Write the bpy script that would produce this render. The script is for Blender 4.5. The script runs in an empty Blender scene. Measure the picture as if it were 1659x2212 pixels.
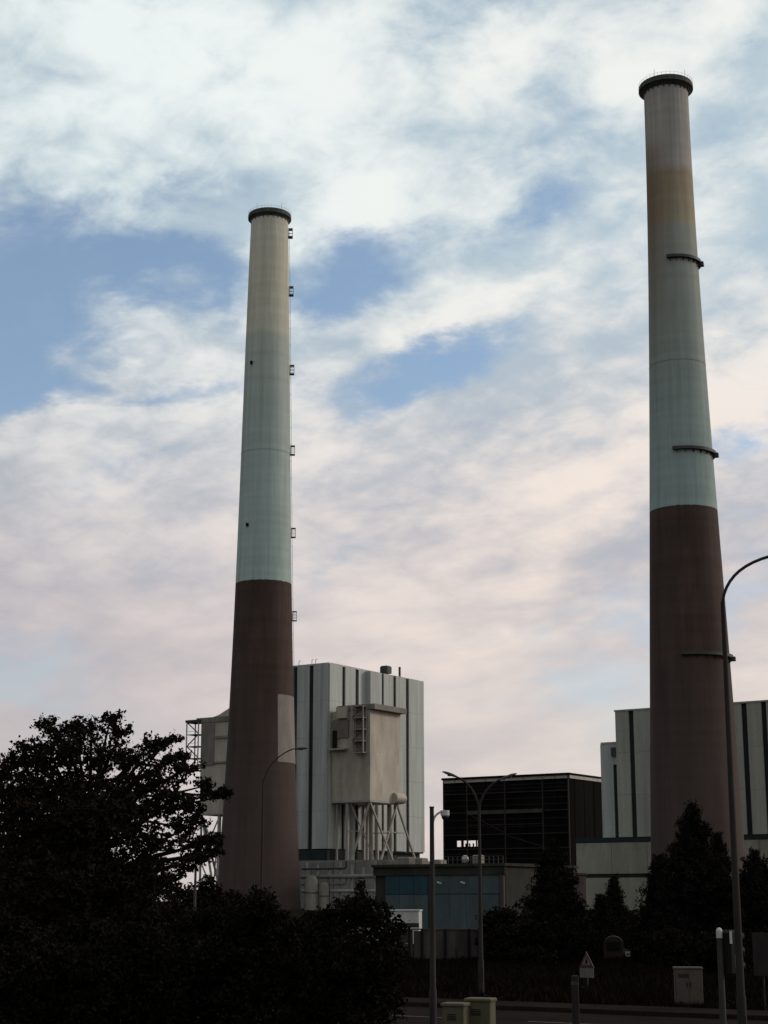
import bpy, math, random
import numpy as np
from mathutils import Vector, Matrix

random.seed(7)
RNG = np.random.default_rng(7)
R = math.radians
scene = bpy.context.scene
COL = scene.collection

# ------------------------------------------------------------------ camera
CAM_H = 3.0                       # eye height: upper window of a coach
PITCH = R(13.12)
FPX, CX, CY = 3600.0, 829.5, 1106.0      # focal length and centre, measured on a 1659 x 2212 copy of the photo
cam = bpy.data.cameras.new('camera')
cam.sensor_fit = 'VERTICAL'
cam.sensor_height = 24.0
cam.lens = 24.0 * FPX / 2212.0
cam.clip_start = 0.2
cam.clip_end = 20000
cam_o = bpy.data.objects.new('camera', cam)
COL.objects.link(cam_o)
cam_o.location = (0, 0, CAM_H)
cam_o.rotation_euler = (R(90) + PITCH, 0, 0)
scene.camera = cam_o

ST, CT = math.sin(PITCH), math.cos(PITCH)
def ray(x, y):
    a, v = x - CX, CY - y
    return Vector((a, FPX * CT - v * ST, FPX * ST + v * CT))
def tz(y):                        # rise per metre of depth for a picture row
    d = ray(CX, y); return d.z / d.y
def kx(x, y):                     # sideways per metre of depth
    d = ray(x, y); return d.x / d.y
def at(x, y, Y):                  # point on the ray at depth Y
    d = ray(x, y); return Vector((d.x / d.y * Y, Y, CAM_H + d.z / d.y * Y))
def azel(x, y):
    d = ray(x, y).normalized(); return math.atan2(d.x, d.y), math.asin(d.z)
def on_line(x, y, p, u):          # distance along the plan line p + s*u where picture column x crosses it
    k = kx(x, y); return (k * p[1] - p[0]) / (u[0] - k * u[1])

# ------------------------------------------------------------------ light
SUN_AZ, SUN_EL = R(74), R(24)     # azimuth from the view direction, to the right
world = bpy.data.worlds.new('World')
scene.world = world
world.use_nodes = True
world.cycles.sampling_method = 'MANUAL'
world.cycles.sample_map_resolution = 512
wt = world.node_tree
for n in list(wt.nodes): wt.nodes.remove(n)
def wn(t, **k):
    n = wt.nodes.new(t)
    for a, b in k.items(): setattr(n, a, b)
    return n
def wl(a, b): wt.links.new(a, b)
def wmath(op, a, b=None, c=None, clamp=False):
    n = wn('ShaderNodeMath', operation=op); n.use_clamp = clamp
    for i, q in enumerate((a, b, c)):
        if q is None: continue
        if isinstance(q, (int, float)): n.inputs[i].default_value = q
        else: wl(q, n.inputs[i])
    return n.outputs[0]
def wmix(f, a, b):
    n = wn('ShaderNodeMix', data_type='RGBA')
    for i, q in ((0, f), (6, a), (7, b)):
        if isinstance(q, (int, float)): n.inputs[i].default_value = q
        elif isinstance(q, tuple): n.inputs[i].default_value = (*q, 1)
        else: wl(q, n.inputs[i])
    return n.outputs[2]
def wsmooth(x, lo, hi):
    n = wn('ShaderNodeMapRange', interpolation_type='SMOOTHSTEP')
    wl(x, n.inputs[0]); n.inputs[1].default_value = lo; n.inputs[2].default_value = hi
    return n.outputs[0]
SKY_STRENGTH = 0.15
sky = wn('ShaderNodeTexSky', sky_type='NISHITA')
sky.sun_disc = False
sky.sun_elevation = SUN_EL
sky.sun_rotation = SUN_AZ
sky.air_density = 1.0; sky.dust_density = 1.0; sky.ozone_density = 1.4
tc = wn('ShaderNodeTexCoord')
nv = wn('ShaderNodeVectorMath', operation='NORMALIZE'); wl(tc.outputs['Generated'], nv.inputs[0])
sep = wn('ShaderNodeSeparateXYZ'); wl(nv.outputs[0], sep.inputs[0])
dx, dy, dz = sep.outputs
dzc = wmath('MAXIMUM', dz, 0.0)
den = wmath('ADD', dzc, 0.30)
comb = wn('ShaderNodeCombineXYZ'); wl(wmath('DIVIDE', dx, den), comb.inputs[0]); wl(wmath('DIVIDE', dy, den), comb.inputs[1])
plane = comb.outputs[0]           # the cloud layer seen in perspective
def wnoise(vec, scale, detail=8, rough=0.55, dist=0.0, off=(0, 0, 0), sc=(1, 1, 1), rot=0.0):
    m = wn('ShaderNodeMapping', vector_type='TEXTURE'); wl(vec, m.inputs[0]); m.inputs[1].default_value = off; m.inputs[3].default_value = sc
    m.inputs[2].default_value = (0, 0, rot)
    n = wn('ShaderNodeTexNoise'); wl(m.outputs[0], n.inputs['Vector'])
    n.inputs['Scale'].default_value = scale; n.inputs['Detail'].default_value = detail
    n.inputs['Roughness'].default_value = rough; n.inputs['Distortion'].default_value = dist
    return n
az = wmath('ARCTAN2', dx, dy); el = wmath('ARCSINE', dz)
aq = wn('ShaderNodeCombineXYZ'); wl(az, aq.inputs[0]); wl(el, aq.inputs[1])
# bend the edges of the gaps and banks so that they follow the cloud texture
wv = wnoise(plane, 7.0, 6, 0.62, 0.2, (3, 1, 0))
ws = wn('ShaderNodeVectorMath', operation='SUBTRACT'); wl(wv.outputs['Color'], ws.inputs[0]); ws.inputs[1].default_value = (.5, .5, .5)
wsc = wn('ShaderNodeVectorMath', operation='SCALE'); wl(ws.outputs[0], wsc.inputs[0]); wsc.inputs['Scale'].default_value = 0.065
wa = wn('ShaderNodeVectorMath', operation='ADD'); wl(aq.outputs[0], wa.inputs[0]); wl(wsc.outputs[0], wa.inputs[1])
def blobs(lst):
    acc = None
    for (x, y, rx, ry, ang, amp) in lst:
        c = azel(x, y)
        m = wn('ShaderNodeMapping', vector_type='TEXTURE'); wl(wa.outputs[0], m.inputs[0])
        m.inputs[1].default_value = (c[0], c[1], 0); m.inputs[2].default_value = (0, 0, R(ang))
        m.inputs[3].default_value = (rx / FPX, ry / FPX, 10)
        g = wn('ShaderNodeTexGradient', gradient_type='SPHERICAL'); wl(m.outputs[0], g.inputs[0])
        acc = wmath('MULTIPLY', g.outputs['Fac'], amp) if acc is None else wmath('MULTIPLY_ADD', g.outputs['Fac'], amp, acc)
    return acc
gaps = blobs([(40, 640, 350, 270, 10, 1.15), (400, 600, 260, 110, -8, .9), (735, 590, 210, 125, 15, .95), (20, 830, 230, 80, 0, .6),
              (330, 855, 330, 60, 6, .65), (930, 795, 330, 75, 26, .95), (1150, 455, 230, 60, 24, .45),
              (330, 420, 420, 90, 4, .42), (640, 330, 230, 90, 10, .2), (240, 1020, 330, 90, 4, .35), (1620, 950, 260, 80, 8, .55),
              (1260, 1480, 330, 260, 0, .30), (1500, 1300, 260, 120, 10, .42), (80, 1480, 380, 200, 0, .32), (1150, 20, 420, 90, 10, .25),
              (1620, 1130, 160, 90, 0, .22), (200, 20, 160, 60, 0, .25), (450, 130, 120, 60, 0, .22)])
banks = blobs([(560, 220, 620, 260, -8, .50), (1010, 690, 330, 95, 24, .62), (1290, 1050, 420, 150, 14, .55), (1600, 870, 230, 130, 0, .6),
               (1480, 470, 260, 170, 30, .35), (700, 930, 420, 150, 10, .30), (250, 740, 250, 120, -12, .30), (260, 890, 280, 60, 3, .3),
               (1100, 120, 380, 150, 0, .30), (200, 1230, 420, 130, 6, .25), (900, 1330, 420, 200, 0, .12)])
n1 = wnoise(plane, 4.2, 10, 0.60, 0.25, (1.7, 4.2, 0), (1.35, 1, 1), R(-42))
n2 = wnoise(plane, 15.0, 8, 0.60, 0.3, (5.3, 0.4, 0), (1.0, 1, 1), R(-42))
n3 = wnoise(plane, 4.0, 8, 0.52, 0.2, (9.1, 2.0, 0), (1.4, 1, 1), R(-42))
near = wsmooth(el, R(4), R(20))       # towards the horizon the small puffs run together
fine = wmath('MULTIPLY', wmath('SUBTRACT', n2.outputs['Fac'], 0.5), wmath('MULTIPLY_ADD', near, 0.70, 0.08))
dens = wmath('ADD', wmath('MULTIPLY', n1.outputs['Fac'], 1.15), wmath('MULTIPLY_ADD', fine, 1.25, 0.30))
dens = wmath('ADD', wmath('SUBTRACT', dens, gaps), wmath('MULTIPLY', banks, 0.45))
cover = wmath('MULTIPLY_ADD', wsmooth(dens, 0.16, 0.84), 0.88, 0.09)
# lit tops and grey undersides of the layer
shade = wmath('ADD', wmath('MULTIPLY_ADD', n3.outputs['Fac'], 1.45, -0.72), wmath('MULTIPLY', fine, 1.9))
shade = wmath('ADD', shade, wmath('MULTIPLY_ADD', n1.outputs['Fac'], 0.8, -0.4))
n4 = wnoise(plane, 6.5, 6, 0.52, 0.15, (2.2, 7.7, 0), (1.2, 1, 1), R(-42))
puff = wmath('SUBTRACT', 1.0, wmath('MULTIPLY', wmath('ABSOLUTE', wmath('SUBTRACT', n4.outputs['Fac'], 0.5)), 7.0))     # rounded heads with creases between
shade = wmath('ADD', shade, wmath('MULTIPLY', wmath('MULTIPLY_ADD', puff, -0.42, 0.12), wmath('MULTIPLY_ADD', near, 0.7, 0.3)))
shade = wmath('ADD', shade, banks)
shade = wmath('SUBTRACT', shade, wmath('MULTIPLY', gaps, 0.35))
calm = wmath('MULTIPLY_ADD', wsmooth(el, R(3), R(15)), 0.55, 0.45)      # the far layer is seen edge-on through thicker air: less contrast
shade = wsmooth(wmath('MULTIPLY', shade, calm), -0.55, 0.52)
hi = wsmooth(el, R(7), R(24))
lit = wmix(hi, (0.76, 0.655, 0.625), (0.86, 0.92, 0.90))
grey = wmix(hi, (0.46, 0.43, 0.465), (0.44, 0.55, 0.62))
warm = wsmooth(az, R(-12), R(9))
lit = wmix(wmath('MULTIPLY', warm, wmath('SUBTRACT', 1.0, wmath('MULTIPLY', hi, .75))), lit, (0.91, 0.775, 0.67))
cloud = wmix(shade, grey, lit)
# clouds brighter on the sun's side, dimmed opposite to keep camera-facing surfaces dark
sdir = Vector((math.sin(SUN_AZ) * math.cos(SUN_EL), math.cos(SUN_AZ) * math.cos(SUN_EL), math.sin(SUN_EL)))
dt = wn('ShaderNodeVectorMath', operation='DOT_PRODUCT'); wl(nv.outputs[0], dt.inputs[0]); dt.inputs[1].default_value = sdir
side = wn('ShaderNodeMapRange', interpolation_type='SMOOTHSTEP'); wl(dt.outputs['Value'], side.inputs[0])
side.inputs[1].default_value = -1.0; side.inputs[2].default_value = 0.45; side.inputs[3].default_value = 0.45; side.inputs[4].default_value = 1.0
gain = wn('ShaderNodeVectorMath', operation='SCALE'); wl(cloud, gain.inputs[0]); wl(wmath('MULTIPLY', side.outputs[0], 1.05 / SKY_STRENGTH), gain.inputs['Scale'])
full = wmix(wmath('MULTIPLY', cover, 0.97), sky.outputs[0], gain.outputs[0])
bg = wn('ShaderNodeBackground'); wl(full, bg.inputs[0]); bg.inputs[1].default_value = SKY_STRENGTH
wo = wn('ShaderNodeOutputWorld'); wl(bg.outputs[0], wo.inputs[0])

sun = bpy.data.lights.new('sun', 'SUN'); sun.energy = 1.3; sun.angle = R(14); sun.color = (1.0, 0.90, 0.78)
sun_o = bpy.data.objects.new('sun', sun); COL.objects.link(sun_o)
sun_o.rotation_euler = sdir.to_track_quat('Z', 'Y').to_euler()
sun_o.location = sdir * 900

scene.view_settings.view_transform = 'Standard'
scene.view_settings.look = 'None'
scene.view_settings.gamma = 1.0
scene.view_settings.use_curve_mapping = False
scene.view_settings.exposure = 0.0

# ------------------------------------------------------------------ materials
class Mat:
    def __init__(self, name, rough=0.8, spec=0.25, metal=0.0):
        self.m = bpy.data.materials.new(name); self.m.use_nodes = True
        self.t = self.m.node_tree; self.b = self.t.nodes['Principled BSDF']
        self.b.inputs['Roughness'].default_value = rough
        self.b.inputs['Specular IOR Level'].default_value = spec
        self.b.inputs['Metallic'].default_value = metal
        self.tc = self.t.nodes.new('ShaderNodeTexCoord')
    def noise(self, scale, sc=(1, 1, 1), detail=6, rough=0.6, coord='Object'):
        m = self.t.nodes.new('ShaderNodeMapping'); m.inputs[3].default_value = sc
        self.t.links.new(self.tc.outputs[coord], m.inputs[0])
        n = self.t.nodes.new('ShaderNodeTexNoise'); self.t.links.new(m.outputs[0], n.inputs['Vector'])
        n.inputs['Scale'].default_value = scale; n.inputs['Detail'].default_value = detail; n.inputs['Roughness'].default_value = rough
        return n.outputs['Fac']
    def ramp(self, fac, stops, interp='LINEAR'):
        r = self.t.nodes.new('ShaderNodeValToRGB'); r.color_ramp.interpolation = interp
        els = r.color_ramp.elements
        els[0].position, els[0].color = stops[0][0], (*stops[0][1], 1)
        els[1].position, els[1].color = stops[-1][0], (*stops[-1][1], 1)
        for p, c in stops[1:-1]:
            e = els.new(p); e.color = (*c, 1)
        self.t.links.new(fac, r.inputs[0]); return r.outputs[0]
    def mix(self, f, a, b, blend='MIX'):
        n = self.t.nodes.new('ShaderNodeMix'); n.data_type = 'RGBA'; n.blend_type = blend
        for i, q in ((0, f), (6, a), (7, b)):
            if isinstance(q, (int, float)): n.inputs[i].default_value = q
            elif isinstance(q, tuple): n.inputs[i].default_value = (*q, 1)
            else: self.t.links.new(q, n.inputs[i])
        return n.outputs[2]
    def math(self, op, a, b=0.0, clamp=False):
        n = self.t.nodes.new('ShaderNodeMath'); n.operation = op; n.use_clamp = clamp
        for i, q in enumerate((a, b)):
            if isinstance(q, (int, float)): n.inputs[i].default_value = q
            else: self.t.links.new(q, n.inputs[i])
        return n.outputs[0]
    def color(self, c):
        if isinstance(c, tuple): self.b.inputs['Base Color'].default_value = (*c, 1)
        else: self.t.links.new(c, self.b.inputs['Base Color'])
    def bump(self, h, strength=0.3, dist=0.1):
        n = self.t.nodes.new('ShaderNodeBump'); n.inputs['Strength'].default_value = strength; n.inputs['Distance'].default_value = dist
        self.t.links.new(h, n.inputs['Height']); self.t.links.new(n.outputs[0], self.b.inputs['Normal'])
    def rnd(self):
        return self.t.nodes.new('ShaderNodeObjectInfo').outputs['Random']
def mul(c, k): return tuple(min(1, q * k) for q in c)
def worn(name, c, rough=0.8, spec=0.2, metal=0.0, scale=0.6, sc=(1, 1, .12), amt=0.35, fine=6.0, tint=None, var=0.0):
    """weathered surface: streaks running down, blotches and fine grain"""
    M = Mat(name, rough, spec, metal)
    a = M.noise(scale, sc, 7, .62); b = M.noise(fine, (1, 1, 1), 4, .6)
    base = M.ramp(a, [(.28, mul(c, 1 - amt)), (.72, mul(c, 1 + amt * .55))])
    if tint: base = M.mix(M.ramp(M.noise(scale * .7, sc, 6, .65), [(.5, (0, 0, 0)), (.78, (1, 1, 1))]), base, tint)
    base = M.mix(.35, base, M.ramp(b, [(.3, (.55, .55, .55)), (.7, (1, 1, 1))]), 'MULTIPLY')
    if var:
        base = M.mix(1.0, base, M.ramp(M.rnd(), [(0, (1 - var,) * 3), (1, (1, 1, 1))]), 'MULTIPLY')
    M.color(base); M.bump(b, .15, .02)
    return M.m

MT = {}
MT['cladding'] = worn('pale_cladding', (.45, .46, .425), .55, .3, scale=.5, sc=(1, 1, .05), amt=.30, fine=2.5, tint=(.30, .305, .275), var=.07)
MT['cladding_warm'] = worn('cream_cladding', (.41, .395, .33), .6, .3, scale=.5, sc=(1, 1, .05), amt=.2, fine=2.5, tint=(.27, .26, .22), var=.10)
MT['core'] = worn('dark_slot', (.022, .028, .027), .7, .2)
MT['bunker'] = worn('beige_sheet', (.46, .395, .32), .6, .25, scale=.22, sc=(1, 1, .35), amt=.25, fine=1.5, tint=(.24, .19, .155))
MT['bunker_dark'] = worn('stained_beige', (.22, .19, .155), .7, .2, scale=.3, sc=(1, 1, .4), amt=.4)
MT['patch'] = worn('patched_paint', (.25, .215, .19), .85, .15, scale=.3, sc=(1, 1, .2), amt=.25, fine=1.5)
MT['sign_white'] = worn('dull_sign_white', (.15, .13, .12), .6, .2, scale=3, amt=.3)
MT['steel_pale'] = worn('pale_steel', (.36, .33, .29), .6, .3, scale=.4, amt=.3)
MT['cap'] = worn('sooty_cap', (.095, .095, .09), .8, .1, scale=.6, sc=(1, 1, .3), amt=.5)
MT['steel_dark'] = worn('dark_steel', (.05, .05, .048), .6, .3, scale=.6, amt=.3)
MT['concrete'] = worn('plinth_concrete', (.26, .25, .225), .9, .1, scale=.16, sc=(1, 1, .25), amt=.35, fine=1.2, tint=(.19, .175, .155), var=.15)
MT['cream_wall'] = worn('cream_plinth', (.33, .305, .245), .9, .1, scale=.2, sc=(1, 1, .3), amt=.22, fine=1.5, tint=(.17, .155, .13), var=.10)
MT['frame_dark'] = worn('brown_black_panel', (.010, .0082, .0074), .85, .03, scale=.3, amt=.45, var=.45)
MT['frame_beam'] = worn('rusty_beam', (.040, .029, .024), .7, .2, scale=.6, sc=(1, 1, 1), amt=.5)
MT['frame_beam_green'] = worn('greenish_beam', (.062, .062, .05), .7, .2, scale=.6, sc=(1, 1, 1), amt=.4)
MT['fascia'] = worn('pale_fascia', (.48, .42, .38), .6, .3, scale=.5, sc=(1, 1, 1), amt=.3)
MT['teal'] = worn('teal_sheet', (.075, .100, .100), .6, .25, scale=.5, sc=(1, 1, .3), amt=.4, tint=(.055, .066, .062), var=.2)
MT['blue'] = worn('blue_door', (.012, .050, .070), .5, .3, scale=.5, sc=(1, 1, .3), amt=.4, var=.15)
MT['roof_band'] = worn('stained_concrete_band', (.04, .038, .033), .9, .1, scale=.6, sc=(1, 1, .4), amt=.5)
MT['brown_wall'] = worn('brown_render', (.04, .03, .027), .9, .1, scale=.5, sc=(1, 1, .5), amt=.35)
MT['pink_panel'] = worn('pink_panel', (.085, .06, .056), .85, .15, scale=.5, amt=.3)
MT['hoarding'] = worn('grey_pink_board', (.085, .065, .06), .85, .15, scale=1.3, sc=(1, 1, .25), amt=.5, fine=8, var=.45)
MT['white'] = worn('white_paint', (.50, .48, .44), .5, .3, scale=1.5, amt=.25)
MT['glass'] = worn('dark_glazing', (.02, .022, .024), .15, .5, amt=.2)
MT['asphalt'] = None
MT['pole'] = worn('galvanised_pole', (.055, .049, .044), .7, .15, scale=2, sc=(1, 1, .3), amt=.4, fine=20)
MT['pole_dark'] = worn('grey_painted_pole', (.032, .027, .024), .75, .1, scale=2, sc=(1, 1, .3), amt=.4, fine=20)
MT['lamp_head'] = worn('lamp_housing', (.035, .034, .034), .5, .3, scale=4, amt=.3)
MT['lens'] = worn('lamp_lens', (.12, .12, .11), .3, .5, scale=4, amt=.2)
MT['cabinet'] = worn('yellowish_cabinet', (.088, .078, .044), .7, .2, scale=1.6, sc=(1, 1, .5), amt=.35, fine=14, tint=(.065, .056, .034))
MT['cabinet_grey'] = worn('grey_cabinet', (.085, .068, .052), .75, .2, scale=1.6, sc=(1, 1, .5), amt=.35, fine=14, tint=(.08, .066, .055))
MT['black'] = worn('black_plastic', (.010, .010, .009), .6, .1, scale=3, amt=.3)
MT['post_brown'] = worn('weathered_post', (.026, .021, .019), .85, .15, scale=3, sc=(1, 1, .3), amt=.4, fine=20)
MT['marking'] = worn('worn_road_paint', (.17, .145, .13), .9, .0, scale=2.5, sc=(1, 1, 1), amt=.4, fine=12, tint=(.12, .10, .09))
MT['kerb'] = worn('kerb_stone', (.024, .019, .016), 1.0, .0, scale=1.5, sc=(1, 1, 1), amt=.3, fine=10, var=.2)
MT['red'] = worn('red_sign_border', (.07, .026, .022), .5, .3, scale=4, amt=.25)
MT['rust_bin'] = worn('reddish_container', (.05, .028, .024), .7, .2, scale=1.5, amt=.45)
MT['bark'] = worn('bark', (.028, .022, .017), .95, .05, scale=4, sc=(1, 1, .25), amt=.5, fine=20)

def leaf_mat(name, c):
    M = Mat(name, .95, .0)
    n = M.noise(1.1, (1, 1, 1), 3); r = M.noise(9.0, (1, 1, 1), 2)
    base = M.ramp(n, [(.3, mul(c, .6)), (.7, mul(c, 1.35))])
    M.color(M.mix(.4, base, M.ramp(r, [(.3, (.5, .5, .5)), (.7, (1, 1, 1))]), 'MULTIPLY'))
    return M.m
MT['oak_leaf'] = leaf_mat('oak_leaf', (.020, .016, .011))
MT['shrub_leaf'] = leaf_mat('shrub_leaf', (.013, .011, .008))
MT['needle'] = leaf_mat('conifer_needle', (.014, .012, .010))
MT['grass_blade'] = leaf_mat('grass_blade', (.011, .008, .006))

M = Mat('asphalt', 1.0, .0)
a = M.noise(.35, (1, 1, 1), 6); b = M.noise(30, (1, 1, 1), 3); c = M.noise(1.4, (.15, 1, 1), 5)
base = M.ramp(a, [(.3, (.018, .013, .012)), (.7, (.030, .023, .020))])
base = M.mix(.5, base, M.ramp(c, [(.35, (.6, .6, .6)), (.65, (1, 1, 1))]), 'MULTIPLY')
M.color(M.mix(.4, base, M.ramp(b, [(.3, (.6, .6, .6)), (.7, (1, 1, 1))]), 'MULTIPLY')); M.bump(b, .2, .01)
MT['asphalt'] = M.m
M = Mat('soil_and_turf', 1.0, .0)
a = M.noise(.08, (1, 1, 1), 8); b = M.noise(3, (1, 1, 1), 5)
base = M.ramp(a, [(.3, (.012, .009, .006)), (.7, (.024, .019, .012))])
M.color(M.mix(.5, base, M.ramp(b, [(.3, (.5, .5, .5)), (.7, (1, 1, 1))]), 'MULTIPLY')); M.bump(b, .5, .08)
MT['turf'] = M.m

def chimney_mat(name, stops, rust):
    """painted concrete: colour bands by height (local z / 240), vertical streaks, soot at the lip"""
    M = Mat(name, .85, .15)
    s = M.t.nodes.new('ShaderNodeSeparateXYZ'); M.t.links.new(M.tc.outputs['Object'], s.inputs[0])
    wob = M.math('MULTIPLY_ADD' if False else 'MULTIPLY', M.math('SUBTRACT', M.noise(.25, (1, 1, .2), 3), .5), .012)
    z = M.math('DIVIDE', s.outputs[2], 240.0)
    soft = M.math('ADD', z, wob)
    base = M.ramp(soft, stops['soft'])
    fine = M.noise(.85, (1, 1, .012), 6, .7)
    big = M.noise(.10, (1, 1, .25), 6, .65)
    lift = M.noise(1.0, (.02, .02, .33), 2, .5)
    run = M.noise(.32, (1, 1, .035), 7, .72)
    base = M.mix(.55, base, M.ramp(fine, [(.3, (.70, .70, .70)), (.7, (1.0, 1.0, 1.0))]), 'MULTIPLY')
    base = M.mix(.5, base, M.ramp(big, [(.3, (.72, .72, .72)), (.7, (1, 1, 1))]), 'MULTIPLY')
    base = M.mix(.45, base, M.ramp(lift, [(.35, (.82, .82, .82)), (.65, (1, 1, 1))]), 'MULTIPLY')
    base = M.mix(.5, base, M.ramp(run, [(.34, (.66, .64, .60)), (.56, (1, 1, 1))]), 'MULTIPLY')
    # run-off staining below the lip and, on one side, rust
    top = M.ramp(z, [(.70, (0, 0, 0)), (.99, (1, 1, 1))])
    st = M.math('MULTIPLY', M.ramp(M.noise(.55, (1, 1, .02), 5, .7), [(.42, (0, 0, 0)), (.62, (1, 1, 1))]), top)
    base = M.mix(M.math('MULTIPLY', st, .55), base, stops['stain'])
    if rust:
        side = M.ramp(M.math('MULTIPLY_ADD' if False else 'MULTIPLY', s.outputs[0], -0.12), [(-.0, (0, 0, 0)), (.75, (1, 1, 1))])
        zone = M.ramp(z, [(.60, (0, 0, 0)), (.82, (1, 1, 1)), (.90, (.9, .9, .9)), (.93, (.2, .2, .2))])
        base = M.mix(M.math('MULTIPLY', M.math('MULTIPLY', side, zone), .75), base, (.17, .105, .06))
    brown = M.mix(.6, M.ramp(big, [(.3, (.064, .040, .032)), (.7, (.104, .066, .053))]), M.ramp(fine, [(.3, (.65, .65, .65)), (.7, (1, 1, 1))]), 'MULTIPLY')
    brown = M.mix(.6, brown, M.ramp(lift, [(.35, (.76, .76, .76)), (.65, (1, 1, 1))]), 'MULTIPLY')
    brown = M.mix(.6, brown, M.ramp(run, [(.36, (.55, .54, .54)), (.60, (1, 1, 1))]), 'MULTIPLY')
    # lower still the brown is greyer
    low = M.ramp(z, [(.16, (1, 1, 1)), (.33, (0, 0, 0))])
    brown = M.mix(M.math('MULTIPLY', low, .5), brown, (.078, .056, .049))
    edge = M.math('GREATER_THAN', M.math('ADD', z, M.math('MULTIPLY', M.math('SUBTRACT', M.noise(1.2, (1, 1, .1), 5, .7), .5), .0022)), stops['brown'])
    M.color(M.mix(edge, brown, base))
    # lift joints of the slip form
    w = M.t.nodes.new('ShaderNodeTexWave'); w.wave_type = 'BANDS'; w.bands_direction = 'Z'; w.inputs['Scale'].default_value = .11
    M.t.links.new(M.tc.outputs['Object'], w.inputs[0])
    M.bump(w.outputs['Fac'], .25, .06)
    return M.m

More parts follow.
